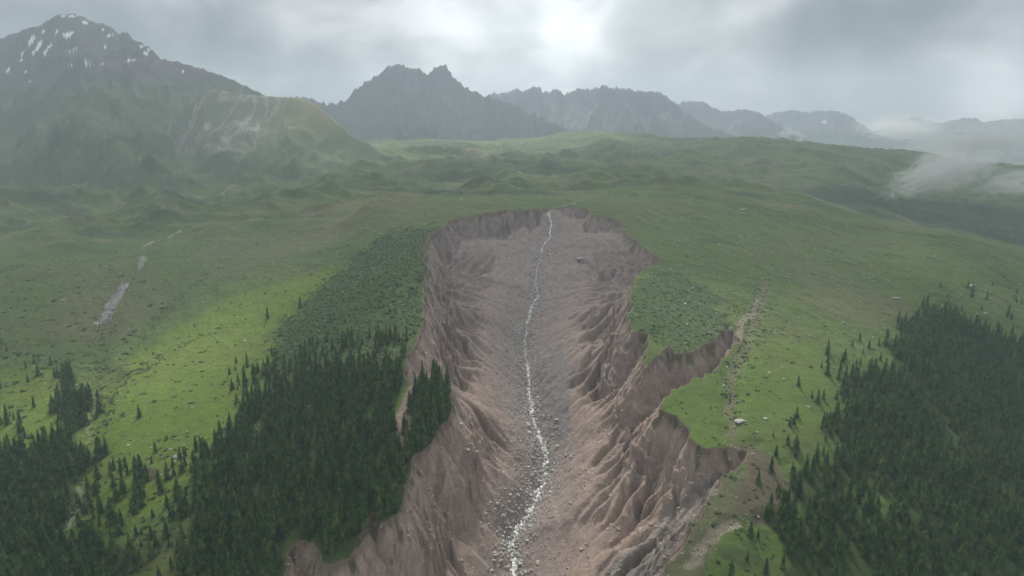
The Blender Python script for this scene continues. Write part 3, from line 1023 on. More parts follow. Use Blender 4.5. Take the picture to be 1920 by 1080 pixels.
def spruce_arrays(seed, tiers=10, pts=9):
    """crown of drooping branch whorls, unit height 1, ragged outline"""
    r = np.random.default_rng(seed)
    V = []
    T = []
    for i in range(tiers):
        f = i / (tiers - 1)
        z1 = 0.07 + 0.90 * f ** 0.9            # height of the whorl's root
        rad = 0.20 * (1 - f) ** 0.85 + 0.012
        rad *= 0.85 + 0.3 * r.random()
        top = min(1.0, z1 + 0.11 + 0.04 * r.random())
        drop = 0.05 * (1 - f) + 0.015
        b = len(V)
        V.append((r.normal() * 0.003, r.normal() * 0.003, top))
        n = max(5, int(pts * (1 - 0.45 * f)))
        ph = r.random() * 6.28
        for j in range(n):
            a = ph + 6.2832 * j / n + r.normal() * 0.12
            q = rad * (0.72 + 0.5 * r.random())
            V.append((math.cos(a) * q, math.sin(a) * q, z1 - drop * (0.5 + r.random())))
            a2 = a + 3.1416 / n
            q2 = rad * (0.34 + 0.2 * r.random())
            V.append((math.cos(a2) * q2, math.sin(a2) * q2, z1 + 0.02))
        m = 2 * n
        for j in range(m):
            T.append((b, b + 1 + j, b + 1 + (j + 1) % m))
    return np.array(V, np.float32), np.array(T, np.int32)


def trunk_arrays():
    V = []
    Q = []
    for z, r in ((-0.06, 0.020), (0.12, 0.015), (0.5, 0.009), (0.97, 0.002)):
        for j in range(6):
            V.append((math.cos(j * 1.047) * r, math.sin(j * 1.047) * r, z))
    for i in range(3):
        for j in range(6):
            Q.append((i * 6 + j, i * 6 + (j + 1) % 6, i * 6 + 6 + (j + 1) % 6, i * 6 + 6 + j))
    return np.array(V, np.float32), np.array(Q, np.int32)


def hull_arrays(seed, n=22, flat=0.65, lump=0.0):
    import bmesh
    r = np.random.default_rng(seed)
    bm = bmesh.new()
    p = r.normal(size=(n, 3))
    p /= np.linalg.norm(p, axis=1)[:, None]
    p *= (0.42 + 0.16 * r.random((n, 1)))
    p[:, 2] *= flat
    p[:, 0] *= 0.8 + 0.5 * r.random()
    for q in p:
        bm.verts.new(q)
    bmesh.ops.convex_hull(bm, input=bm.verts)
    bmesh.ops.triangulate(bm, faces=bm.faces)
    bmesh.ops.delete(bm, geom=[v for v in bm.verts if not v.link_faces], context='VERTS')
    bm.verts.index_update()
    V = np.array([v.co[:] for v in bm.verts], np.float32)
    T = np.array([[v.index for v in f.verts] for f in bm.faces], np.int32)
    bm.free()
    return V, T


def shrub_arrays(seed, leaves=70):
    """low spreading bush built of many small leaf-spray faces over a lobed mound"""
    r = np.random.default_rng(seed)
    V = []
    T = []
    lob = [(r.normal() * 0.22, r.normal() * 0.2, 0.24 + 0.2 * r.random()) for _ in range(5)]
    for i in range(leaves):
        lx, ly, lr = lob[i % 5]
        a = r.random() * 6.283
        e = math.asin(r.random() ** 0.8)
        d = np.array([math.cos(a) * math.cos(e), math.sin(a) * math.cos(e), math.sin(e)])
        c = np.array([lx, ly, 0.0]) + d * lr * np.array([1, 1, 0.85])
        t1 = np.cross(d, r.normal(size=3))
        t1 /= np.linalg.norm(t1) + 1e-6
        t2 = np.cross(d, t1)
        s = 0.10 + 0.07 * r.random()
        b = len(V)
        V += [c + t1 * s + d * 0.02, c - t1 * s * 0.5 + t2 * s * 0.8 - d * 0.03, c - t1 * s * 0.5 - t2 * s * 0.8 - d * 0.03]
        T.append((b, b + 1, b + 2))
    # inner mound closing the bush
    b = len(V)
    V.append((0, 0, 0.33))
    for j in range(9):
        a = j * 0.698
        q = 0.34 + 0.10 * r.random()
        V.append((math.cos(a) * q * 0.75, math.sin(a) * q * 0.75, 0.20))
        V.append((math.cos(a) * q, math.sin(a) * q, -0.12))
    for j in range(9):
        k = (j + 1) % 9
        T += [(b, b + 1 + 2 * j, b + 1 + 2 * k), (b + 1 + 2 * j, b + 2 + 2 * j, b + 2 + 2 * k), (b + 1 + 2 * j, b + 2 + 2 * k, b + 1 + 2 * k)]
    return np.array(V, np.float32), np.array(T, np.int32)


def pack(protos, x, y, z, sx, sz, rot, which, tiltx=None):
    Vs = []
    Ts = []
    base = 0
    for p, (V, T) in enumerate(protos):
        m = np.where(which == p)[0]
        if not len(m):
            continue
        c, s = np.cos(rot[m])[:, None], np.sin(rot[m])[:, None]
        vx = (V[:, 0] * c - V[:, 1] * s) * sx[m][:, None] + x[m][:, None]
        vy = (V[:, 0] * s + V[:, 1] * c) * sx[m][:, None] + y[m][:, None]
        vz = V[:, 2][None] * sz[m][:, None] + z[m][:, None]
        Vs.append(np.stack([vx, vy, vz], -1).reshape(-1, 3))
        Ts.append((T[None] + (np.arange(len(m)) * len(V))[:, None, None] + base).reshape(-1, 3))
        base += len(m) * len(V)
    return np.concatenate(Vs), np.concatenate(Ts)


def scatter(pts, spacing, dens=None, seed=0, ragged=0.6):
    P = wpoly(pts)
    r = np.random.default_rng(seed)
    x0, y0 = P.min(0)
    x1, y1 = P.max(0)
    gx_, gy_ = np.meshgrid(np.arange(x0, x1, spacing), np.arange(y0, y1, spacing))
    x = gx_.ravel() + (r.random(gx_.size) - 0.5) * spacing * 0.95
    y = gy_.ravel() + (r.random(gx_.size) - 0.5) * spacing * 0.95
    wx = x + fbm(x / 70, y / 70, 3, 401) * 26 * ragged
    wy = y + fbm(x / 70, y / 70, 3, 411) * 30 * ragged
    ok = inside(wx, wy, P) & (y > 260) & (np.abs(x / y) < 0.9)
    ok &= ~samp(RAVF, x, y)
    if dens is not None:
        ok &= r.random(len(x)) < dens(x, y)
    return x[ok], y[ok]


# ravine plus a margin, so that nothing stands in the air over the rim
RAVF = soften(RAV, 3) > 0.05

# ------------------------------------------------------------------ spruces
SPR = [spruce_arrays(s) for s in (1, 2, 3, 4)]
SPR_FAR = [spruce_arrays(s, 6, 6) for s in (11, 12, 13)]
crown_me = [mesh_np("crown", V, T, [M_SPRUCE]) for V, T in SPR]
_tv, _tq = trunk_arrays()
trunk_me = mesh_np("trunk", _tv, _tq, [M_BARK])


def spruce_proto(i):
    e = link(bpy.data.objects.new("spruce_tree", None))
    link(bpy.data.objects.new("trunk", trunk_me), e)
    link(bpy.data.objects.new("crown", crown_me[i]), e)
    return e


proto_sp = {}


def place_spruce(x, y, z, h, wd, rot, which, label, group):
    if which not in proto_sp:
        e = proto_sp[which] = spruce_proto(which)
    else:
        e = proto_sp[which].copy()
        link(e)
        for ch in proto_sp[which].children:
            link(ch.copy(), e)
    e.location = (x, y, z + ZC - 0.2)
    e.scale = (h * wd, h * wd, h)
    e.rotation_euler = (random.uniform(-.03, .03), random.uniform(-.03, .03), rot)
    tag(e, label, "tree", group)
    return e


# lone trees one can point at: base pixel, height in picture pixels, label
LONE = [
    (262, 783, 26, "lone small spruce on the bright green meadow left of the ravine"),
    (292, 849, 22, "small pointed spruce alone on the lower part of the bright meadow"),
    (344, 850, 14, "tiny spruce beside the pale boulder on the lower bright meadow"),
    (72, 706, 24, "single spruce above the left edge meadow, left of the dark tree clump"),
    (106, 774, 28, "spruce pair's dark cone just left of the dark tree clump"),
    (38, 812, 26, "broad spruce low on the left edge meadow"),
    (14, 796, 38, "dark spruce standing at the very left edge of the photo at mid height"),
    (162, 790, 26, "slim spruce on the right bank of the rocky left gully"),
    (188, 775, 44, "tall dark spruce right beside the rocky left gully"),
    (265, 895, 44, "tall spruce at the top of the dark earth patch"),
    (312, 882, 18, "small spruce just right of the dark earth patch"),
    (218, 938, 36, "spruce on the meadow slope between the left wood and the dark earth patch"),
    (186, 916, 16, "very small spruce high on the slope right of the left wood"),
    (206, 894, 14, "very small spruce above the sloping lower meadow"),
    (168, 948, 30, "spruce on the right bank of the lower left gully"),
    (210, 982, 50, "tall spruce in the middle of the lower left clearing"),
    (222, 1002, 40, "spruce with rounded foot in the lower left clearing"),
    (186, 958, 22, "short spruce next to the lower left gully"),
    (502, 597, 22, "dark bushy spruce high on the left meadow near the shrub slope"),
    (563, 578, 22, "lone spruce at the top corner of the shrub covered slope"),
    (443, 682, 16, "small dark spruce at the left foot of the shrub covered slope"),
    (463, 680, 20, "spruce beside the foot of the shrub slope, right of a smaller one"),
    (460, 725, 40, "tall spruce at the upper left corner of the big left forest"),
    (444, 756, 20, "low spruce on the meadow edge by the big left forest"),
    (380, 858, 40, "leading spruce of the small group left of the big left forest"),
    (392, 862, 30, "second spruce of the small group left of the big left forest"),
    (368, 895, 50, "dark slim spruce below the small group by the big left forest"),
    (1497, 724, 20, "lone spruce on the right hand meadow, furthest left of the scattered ones"),
    (1533, 756, 26, "spruce at the lower left tip of the right forest's upper edge"),
    (1572, 712, 22, "small spruce in the open strip before the right forest"),
    (1600, 740, 24, "spruce on the meadow beside the right forest's ragged upper edge"),
    (1553, 650, 15, "small faint spruce high on the right meadow"),
    (1612, 640, 18, "small spruce above the right forest's ragged edge"),
    (1822, 558, 26, "dark spruce below the pale outcrop high on the right slope"),
    (1737, 582, 30, "spruce at the topmost point of the right forest"),
    (1890, 590, 20, "isolated spruce on the slope at far right above the right forest"),
    (1850, 562, 14, "tiny spruce on the slope right of the pale outcrop"),
    (1487, 965, 44, "tall spruce at the left front of the lower right forest"),
    (1516, 975, 44, "tall pointed spruce right of the leading one in the lower right forest"),
    (1445, 885, 30, "spruce beside the brown bank below the right hand meadow"),
]
n_ind = 0
used_xy = []
for u, v, px, lab in LONE:
    h3 = hit(u, v)
    d = math.hypot(h3[1], h3[2])
    h = px / F * d * 1.08
    place_spruce(h3[0], h3[1], h3[2], h, random.uniform(1.1, 1.45), random.uniform(0, 6.28), n_ind % 4, lab, "spruces scattered on the meadows")
    used_xy.append(h3[:2])
    n_ind += 1

TX = []
REG = [
    (A_FOREST[0], 8.3, None, 0), (A_FOREST[1], 6.8, None, 0), (A_FOREST[2], 8.6, None, 0), (A_FOREST[3], 7.4, None, 0),
    (A_FOREST[4], 9.2, None, 1),
]


def clearing(x, y):
    n = fbm(x / 34, y / 34, 4, 601, 0.6)
    return 0.12 + 0.86 * sstep(-0.28, -0.02, n)


for i, (P, sp, dn, g) in enumerate(REG):
    x, y = scatter(P, sp, clearing, 700 + i, 1.6)
    TX.append((x, y, np.full(len(x), g), np.full(len(x), i)))
# loose trees round the woods
LOOSE = [
    ([(180, 880), (330, 850), (440, 790), (450, 850), (400, 900), (350, 960), (330, 1120), (190, 1120), (150, 1010), (150, 930)], 11, 0.5, 0),
    ([(-60, 620), (60, 640), (120, 690), (110, 860), (40, 860), (-60, 880)], 16, 0.16, 0),
    ([(430, 700), (520, 660), (600, 690), (520, 720), (470, 790), (440, 800)], 13, 0.40, 0),
    ([(1480, 700), (1700, 600), (1740, 560), (1700, 660), (1600, 740), (1520, 850), (1440, 900), (1430, 830), (1500, 760)], 14, 0.30, 1),
    ([(1400, 880), (1480, 860), (1520, 900), (1470, 1100), (1360, 1100), (1420, 960)], 12, 0.30, 1),
    ([(1740, 530), (1900, 540), (2000, 600), (2000, 690), (1860, 620), (1780, 575)], 18, 0.28, 1),
    ([(60, 990), (150, 1000), (220, 1060), (260, 1100), (100, 1100)], 9, 0.7, 0),
    ([(490, 700), (560, 650), (680, 625), (800, 640), (780, 720), (600, 720), (500, 740)], 9, 0.42, 0),
]
for i, (P, sp, dn, g) in enumerate(LOOSE):
    x, y = scatter(P, sp, lambda a, b, dn=dn: dn * (0.4 + 1.2 * (fbm(a / 30, b / 30, 2, 610) > 0)), 720 + i, 0.3)
    TX.append((x, y, np.full(len(x), g + 2), np.full(len(x), 5 + i)))
x = np.concatenate([a[0] for a in TX])
y = np.concatenate([a[1] for a in TX])
g = np.concatenate([a[2] for a in TX])
rg = np.concatenate([a[3] for a in TX])
ok = np.ones(len(x), bool)
for P in A_GAP:
    W = wpoly(P)
    ok &= ~inside(x + fbm(x / 12, y / 12, 2, 5) * 12, y, W) | (rng.random(len(x)) < 0.22)
for a, b in used_xy:
    ok &= (x - a) ** 2 + (y - b) ** 2 > 25
x, y, g, rg = x[ok], y[ok], g[ok], rg[ok]
z = zsurf(x, y)
hmap = 25 + 7 * fbm(x / 60, y / 60, 2, 620)
h = hmap * (0.45 + 0.75 * rng.random(len(x)) ** 0.8) * (1 - 0.28 * sstep(800, 1250, y))
h = np.where(g >= 2, h * 0.66, h)
h = np.where((g == 1) | (g == 3), h * 0.95, h)
u_, v_, d_ = project(x, y, z)
size = h / d_
vis = (u_ > -10) & (u_ < 1930) & (v_ < 1100) & (v_ > 0)
order = np.argsort(-np.where(vis, size, 0))
pick = order[:300 - n_ind]
wdf = rng.uniform(0.95, 1.35, len(x))
wdf = np.where(g >= 2, wdf * 1.15, wdf)
rot = rng.random(len(x)) * 6.28
GL = [("dark spruce in the dense forest along the left rim of the ravine", "spruces of the dense left forest"),
      ("dark spruce on the small wooded island on the left rim of the ravine", "spruces of the wooded rim island"),
      ("dark spruce in the wood filling the lower left corner", "spruces of the lower left corner wood"),
      ("dark spruce in the narrow clump beside the left gully", "spruces of the clump beside the left gully"),
      ("dark spruce in the wide forest covering the lower right slope", "spruces of the wide right forest"),
      ("smaller spruce loose on the grass left of the dense left forest", "loose spruces left of the dense forest"),
      ("smaller spruce scattered on the meadow at the left edge", "loose spruces at the left edge"),
      ("smaller spruce loose below the shrub slope, above the left forest", "loose spruces above the left forest"),
      ("smaller spruce loose on the right meadow before the forest edge", "loose spruces on the right meadow"),
      ("smaller spruce on rough brown ground right of the ravine's lower rim", "loose spruces right of the lower rim"),
      ("smaller spruce scattered on the slope above the right forest", "loose spruces above the right forest"),
      ("spruce on the grassy gap right of the lower left wood", "spruces right of the lower left wood"),
      ("spruce among the shrubs just above the dense left forest", "spruces among the shrubs above the left forest")]
for i in pick:
    L_, G_ = GL[int(rg[i])]
    if rg[i] in (0, 4):
        L_ = "dark spruce in the " + ("bottom rows" if v_[i] > 985 else "lower half" if v_[i] > 860 else "upper half") + (" of the dense forest left of the ravine" if rg[i] == 0 else " of the wide forest right of the ravine")
        G_ += " (bottom edge)" if v_[i] > 985 else " (lower half)" if v_[i] > 860 else " (upper half)"
    place_spruce(x[i], y[i], z[i], h[i], wdf[i], rot[i], int(rng.integers(4)), L_, G_)
rest = np.ones(len(x), bool)
rest[pick] = False
print("trees", len(x))
near = rest & (d_ < 5000)
V, T = pack(SPR, x[near], y[near], z[near] + ZC - 0.3, (h * wdf)[near], h[near], rot[near], rng.integers(0, 4, near.sum()))
tag(link(bpy.data.objects.new("spruce_forest", mesh_np("spruce_forest", V, T, [M_SPRUCE]))),
    "dense dark spruce forest covering both lower slopes beside the ravine", "forest", kind="stuff")
# far wood in the valley to the right
x, y = scatter(A_FOREST[5], 14, lambda a, b: 0.85 * (fbm(a / 90, b / 90, 3, 640) > -0.12), 760)
z = zsurf(x, y)
h = 13 * (0.6 + 0.7 * rng.random(len(x)))
print("far trees", len(x))
V, T = pack(SPR_FAR, x, y, z + ZC - 0.3, h * 2.0, h, rng.random(len(x)) * 6, rng.integers(0, 3, len(x)))
tag(link(bpy.data.objects.new("valley_wood", mesh_np("valley_wood", V, T, [M_SPRUCE]))),
    "distant dark wood in the misty valley behind the right hand ridge", "forest", kind="stuff")

# ------------------------------------------------------------------ shrubs
SHR = [shrub_arrays(s) for s in (1, 2, 3)]
SHR_FAR = [shrub_arrays(s, 26) for s in (4, 5, 6)]
SX_, SY_, SS_, SG_ = [], [], [], []
for i, (P, sp, dn, s0, s1, g0) in enumerate([
    (A_SHRUB[0], 5.2, 0.62, 3.0, 6.0, 0),
    (A_SHRUB[1], 5.5, 0.55, 2.5, 5.0, 1),
    (A_BRIGHT[0], 8.5, 0.30, 2.2, 5.5, 2),
    ([(-60, 500), (200, 480), (330, 540), (300, 620), (170, 700), (-60, 700)], 11, 0.30, 4, 9, 2),
    ([(-60, 690), (300, 640), (250, 760), (180, 850), (100, 1000), (-60, 880)], 8, 0.30, 3, 7.5, 2),
    ([(330, 560), (700, 380), (830, 400), (790, 440), (640, 510), (450, 560), (200, 750)], 10, 0.30, 2.5, 6, 2),
    ([(180, 850), (440, 780), (420, 860), (360, 960), (320, 1110), (150, 1110), (140, 980)], 6.5, 0.40, 2.5, 5.0, 2),
    ([(1240, 500), (1440, 520), (1420, 640), (1380, 700), (1370, 830), (1300, 820), (1260, 760), (1380, 660), (1370, 600), (1290, 560)], 7, 0.36, 2.0, 4.5, 3),
    ([(1350, 560), (1450, 560), (1420, 700), (1400, 850), (1320, 840), (1380, 640)], 5, 0.40, 2.0, 4.0, 3),
    ([(1400, 600), (1700, 560), (1760, 560), (1640, 700), (1540, 800), (1440, 880), (1400, 850)], 10, 0.20, 2.5, 5.5, 3),
    ([(1300, 940), (1400, 860), (1500, 900), (1470, 1110), (1240, 1110)], 6, 0.50, 2.2, 4.8, 3),
    ([(1150, 420), (1900, 480), (1980, 600), (1700, 540), (1400, 520), (1240, 500)], 16, 0.25, 2.5, 6, 3),
    (A_FOREST[1], 5, 0.5, 2.5, 5, 0),
    ([(600, 690), (760, 690), (755, 730), (600, 730)], 5, 0.6, 2.5, 5, 0),
    ([(-60, 450), (800, 400), (800, 560), (480, 760), (300, 1100), (-60, 1100)], 7.5, 0.34, 1.2, 2.6, 2),
    ([(1180, 420), (1900, 480), (2000, 600), (1700, 640), (1450, 1100), (1260, 1080), (1400, 860), (1240, 760), (1180, 600)], 7.5, 0.34, 1.2, 2.6, 3),
]):
    thr = 0.08 if g0 in (2, 3) else -0.25
    x, y = scatter(P, sp, lambda a, b: dn * (0.2 + 1.3 * sstep(thr - 0.2, thr + 0.15, fbm(a / 30, b / 22, 4, 650, 0.65))), 780 + i, 2.2 if i < 2 else 1.2)
    SX_.append(x)
    SY_.append(y)
    SS_.append(s0 * 0.7 + (s1 * 1.15 - s0 * 0.7) * rng.random(len(x)) ** 2.4)
    SG_.append(np.full(len(x), i))
# shrubs along gullies
for j, (pts, n, wd) in enumerate([
    ([(215, 545), (185, 600), (172, 720), (165, 830), (150, 905), (125, 970)], 260, 11), ([(505, 650), (545, 580), (640, 500), (740, 430)], 260, 13),
    ([(480, 455), (400, 510), (320, 565), (275, 620), (240, 660)], 200, 7), ([(450, 600), (330, 650), (270, 690), (215, 740), (190, 800)], 240, 8),
    ([(1435, 520), (1425, 570), (1405, 640), (1375, 700), (1362, 770)], 220, 12), ([(300, 1000), (250, 1060)], 60, 14)]):
    P, s = resample(wpoly(pts), 2, 10, 5)
    k = rng.integers(0, len(P), n)
    SX_.append(P[k, 0] + rng.normal(size=n) * wd)
    SY_.append(P[k, 1] + rng.normal(size=n) * wd)
    SS_.append(2.0 + 3.5 * rng.random(n) ** 1.6)
    SG_.append(np.full(n, 16 + j))
x, y, s, g = [np.concatenate(a) for a in (SX_, SY_, SS_, SG_)]
ok = ~samp(RAVF, x, y) & (y > 250) & (np.abs(x / y) < 0.92)
x, y, s, g = x[ok], y[ok], s[ok], g[ok]
z = zsurf(x, y)
u_, v_, d_ = project(x, y, z)
fm = samp(forest_m, x, y)
vis = (u_ > 5) & (u_ < 1915) & (v_ < 1075) & ((fm < 0.3) | (v_ < 700))
order = np.argsort(-np.where(vis, s / d_, 0))
pick = order[:300]
rot = rng.random(len(x)) * 6.28
shr_me = [mesh_np("juniper_bush", V, T, [M_SHRUB]) for V, T in SHR]
LB = ["on the steep shrubby slope left of the ravine rim", "on the dark green lobe right of the ravine", "on the bright green meadow left of the forest",
      "on the dull slope at the left edge", "on the rough meadow beside the left gully", "on the smooth slope above the bright meadow",
      "among the loose spruces at lower left", "on the terrace right of the ravine", "on the stony strip right of the ravine",
      "on the right meadow above the forest", "on the rough ground right of the ravine's lower rim", "on the wide slope above the right forest",
      "on the wooded rim island", "between the shrub slope and the left forest",
      "of small size on the left meadow", "of small size on the right meadow", "along the rocky left gully", "along the line at the foot of the shrub slope",
      "along the diagonal stone line high on the left slope", "along the diagonal bush line of the left meadow", "along the stony track right of the ravine", "beside the loose spruces at the bottom left"]
for i in pick:
    o = link(bpy.data.objects.new("juniper_bush", shr_me[int(rng.integers(3))]))
    o.location = (x[i], y[i], z[i] + ZC - 0.1)
    o.scale = (s[i], s[i], s[i] * 0.62)
    o.rotation_euler = (0, 0, rot[i])
    tag(o, "low dark juniper bush " + LB[int(g[i])], "bush", "juniper bushes " + LB[int(g[i])])
rest = np.ones(len(x), bool)
rest[pick] = False
nr_ = rest & (d_ < 1100)
fr_ = rest & ~nr_
print("shrubs", len(x), nr_.sum())
V1, T1 = pack(SHR, x[nr_], y[nr_], z[nr_] + ZC - 0.15, s[nr_], s[nr_] * 0.62, rot[nr_], rng.integers(0, 3, nr_.sum()))
V2, T2 = pack(SHR_FAR, x[fr_], y[fr_], z[fr_] + ZC - 0.15, s[fr_], s[fr_] * 0.62, rot[fr_], rng.integers(0, 3, fr_.sum()))
tag(link(bpy.data.objects.new("juniper_scrub", mesh_np("juniper_scrub", np.concatenate([V1, V2]), np.concatenate([T1, T2 + len(V1)]), [M_SHRUB]))),
    "dark low juniper scrub spread over the slopes and meadows", "scrub", kind="stuff")

# ------------------------------------------------------------------ rocks
ROCK = [hull_arrays(s) for s in range(20, 26)]
rock_me = {}


def place_rock(x, y, s, mat, label, group=None, flat=1.0, stretch=1.0, rot=None):
    key = (int(rng.integers(6)), mat.name)
    if key not in rock_me:
        V, T = ROCK[key[0]]
        rock_me[key] = mesh_np("boulder", V, T, [mat])
    o = link(bpy.data.objects.new("boulder", rock_me[key]))
    zz = float(zsurf(x, y))
    o.location = (x, y, zz + ZC + 0.12 * s * flat)
    o.scale = (s * stretch, s, s * flat)
    o.rotation_euler = (random.uniform(-.2, .2), random.uniform(-.2, .2), random.uniform(0, 6.28) if rot is None else rot)
    tag(o, label, "boulder", group)
    return o


nrock = 0
for u, v, px, m, lab, fl, stt, rt in [
    (1088, 487, 15, M_GREY, "large pale boulder high on the right wall near the ravine head", 0.8, 1.3, 0.2),
    (1021, 846, 19, M_GREY, "big dark flat boulder sitting in the stream at mid height", 0.6, 1.2, 0.4),
    (1024, 860, 14, M_GREY, "grey boulder in the stream just below the big dark flat one", 0.7, 1.1, 0.1),
    (989, 797, 14, M_GREY, "dark boulder beside the left bank of the stream", 0.8, 1.1, 2.0),
    (1389, 791, 16, M_PALE, "long white slab like boulder on the green terrace right of the ravine", 0.55, 1.6, 0.3),
    (1822, 537, 12, M_PALE, "pale outcrop beside a dark spruce high on the right slope", 0.7, 1.3, 0.0),
    (1848, 589, 8, M_PALE, "round white boulder above the upper right edge of the forest", 0.7, 1.2, 0.0),
    (1680, 560, 9, M_PALE, "narrow slanting white boulder on the right slope above the forest", 0.5, 1.8, -0.6),
    (332, 857, 14, M_PALE, "pale boulder beside a tiny spruce on the lower left meadow", 0.7, 1.2, 0.2),
    (864, 797, 9, M_GREY, "grey boulder lodged high on the left ravine wall below the tree island", 0.8, 1, 1),
    (878, 845, 9, M_GREY, "left one of two grey boulders on the left ravine wall", 0.8, 1, 2),
    (893, 848, 10, M_PALE, "pale right one of two boulders on the left ravine wall", 0.8, 1, 2.4),
    (1071, 857, 8, M_GREY, "lone small boulder on the smooth scree right of the stream", 0.8, 1, 2),
    (459, 640, 7, M_PALE, "small white boulder high on the bright meadow by a dark bush", 0.8, 1, 2),
    (120, 564, 7, M_PALE, "white boulder on the brownish slope left of the scree tongue", 0.7, 1.3, 0.3),
    (200, 538, 6, M_PALE, "white boulder at the upper left of the scree tongue", 0.7, 1.2, 0.2),
    (1310, 891, 7, M_PALE, "white boulder on the crest of the lower right bare wall", 0.8, 1, 1),
    (1411, 851, 8, M_PALE, "white boulder at the top end of the brown bank", 0.7, 1.2, 0.2),
    (1392, 394, 8, M_PALE, "flat pale boulder near the top of the right hand dome", 0.6, 1.5, 0.2),
]:
    h3 = hit(u, v)
    place_rock(h3[0], h3[1], px / F * h3[1] * 1.0, m, lab, None, fl, stt, rt)
    nrock += 1

RX, RY, RSZ, RG, RL = [], [], [], [], []


def rocks_line(pts, n, wd, s0, s1, g, pw=3.0, world=None):
    P = wpoly(pts) if world is None else world
    P, s = resample(P, 1.5, 0)
    k = rng.integers(0, len(P), n)
    RX.append(P[k, 0] + rng.normal(size=n) * wd)
    RY.append(P[k, 1] + rng.normal(size=n) * wd)
    RSZ.append(s0 + (s1 - s0) * rng.random(n) ** pw)
    RG.append(np.full(n, g))
    RL.append(np.full(n, len(RL)))


def rocks_area(pts, sp, dn, s0, s1, g, pw=3.0, clump=None):
    P = wpoly(pts)
    r = rng
    n = int((P[:, 0].max() - P[:, 0].min()) * (P[:, 1].max() - P[:, 1].min()) / sp ** 2 * dn)
    x = P[:, 0].min() + r.random(n) * np.ptp(P[:, 0])
    y = P[:, 1].min() + r.random(n) * np.ptp(P[:, 1])
    ok = inside(x, y, P)
    if clump:
        ok &= fbm(x / clump, y / clump, 3, 660 + g) > 0.06
    RX.append(x[ok])
    RY.append(y[ok])
    RSZ.append(s0 + (s1 - s0) * r.random(ok.sum()) ** pw)
    RG.append(np.full(ok.sum(), g))
    RL.append(np.full(ok.sum(), len(RL)))


S2 = ST[1:, :2]
m1 = S2[(S2[:, 1] > 380) & (S2[:, 1] < 1500)]
rocks_line(None, 6000, 10, 0.7, 4.2, 0, 3, m1)                       # cobbles along the stream
m2 = S2[(S2[:, 1] > 640) & (S2[:, 1] < 1330)] + np.array([-14, 0])
rocks_line(None, 6500, 19, 0.6, 3.4, 0, 3, m2)
RVP = [(u, v) for u, v in RIM_PX if u >= 0]
rocks_area(RVP, 2.7, 1.0, 0.5, 3.2, 1, 3.4, 16)                       # loose stones on the walls
rocks_area([(1200, 740), (1240, 790), (1330, 860), (1400, 860), (1300, 960), (1130, 1090), (1000, 1090), (1060, 980), (1150, 870)], 3.5, 1.0, 0.45, 2.2, 1, 4)
rocks_area([(228, 520), (238, 535), (205, 600), (178, 598), (205, 550)], 1.8, 1.0, 0.8, 3.0, 2, 2)
rocks_area([(1160, 400), (1300, 370), (1500, 370), (1760, 450), (1980, 520), (1900, 600), (1700, 600), (1560, 760), (1440, 850), (1280, 640), (1200, 500)], 15, 1.0, 0.9, 3.6, 3, 3.5)
rocks_area([(1180, 490), (1300, 480), (1420, 600), (1380, 720), (1260, 640)], 10, 0.8, 0.7, 2.8, 3, 3)
rocks_area([(0, 500), (500, 400), (800, 400), (780, 640), (400, 900), (0, 900)], 17, 1.0, 0.8, 3.2, 4, 3.5)
rocks_area([(150, 900), (480, 760), (350, 1080), (130, 1080)], 11, 1.0, 0.7, 2.2, 4, 3.5)
rocks_line([(1435, 540), (1425, 570), (1405, 640), (1375, 700), (1362, 770), (1375, 835)], 520, 7, 0.5, 2.0, 3, 3)
rocks_line([(1290, 1060), (1330, 1010), (1385, 975), (1420, 965)], 130, 3, 0.6, 2.2, 3, 3)
rocks_line([(1260, 1080), (1300, 1010), (1340, 950), (1400, 870)], 120, 7, 0.6, 2.2, 3, 3)
rocks_line([(172, 660), (170, 720), (168, 800), (158, 850)], 120, 4, 0.5, 1.5, 4, 3)
rocks_line([(152, 900), (130, 960), (124, 985)], 100, 2.5, 0.5, 1.7, 4, 2)
rocks_line([(480, 455), (440, 478), (400, 510), (380, 530)], 140, 7, 0.7, 2.6, 4, 3)
rocks_line([(620, 385), (580, 410), (540, 430)], 200, 10, 0.8, 3.0, 4, 3)
rocks_line([(335, 428), (300, 445), (268, 458), (262, 478), (258, 498)], 260, 6, 0.8, 3.2, 2, 3)
rocks_line([(640, 268), (600, 300), (520, 322), (430, 352), (370, 372)], 260, 14, 1.0, 4.5, 4, 3)
rocks_area([(500, 300), (1500, 290), (1500, 350), (1100, 385), (700, 385)], 45, 1.0, 1.5, 6, 3, 4)
x, y, s, g, rl = [np.concatenate(a) for a in (RX, RY, RSZ, RG, RL)]
inr = samp(RAV, x, y)
ok = (y > 250) & (np.abs(x / y) < 0.93) & (((g <= 1) & inr) | ((g > 1) & ~samp(RAVF, x, y)))
x, y, s, g, rl = x[ok], y[ok], s[ok], g[ok], rl[ok]
z = zsurf(x, y)
u_, v_, d_ = project(x, y, z)
vis = (u_ > 5) & (u_ < 1915) & (v_ < 1075)
pr = np.where(vis, s / d_, 0) * np.where(g > 1, 1.25, 1)
order = np.argsort(-pr)
pick = order[:300 - nrock]
LR = {0: ("grey angular boulder in the rubble along the stream", "boulders in the rubble along the stream"),
      1: ("earthy boulder loose on the bare ravine wall", "boulders loose on the ravine walls"),
      2: ("grey block in the scree tongue on the left slope", "blocks of the scree tongue"),
      3: ("small pale boulder lying in the grass right of the ravine", "pale boulders in the right meadow"),
      4: ("small pale boulder lying in the grass left of the ravine", "pale boulders in the left meadow")}
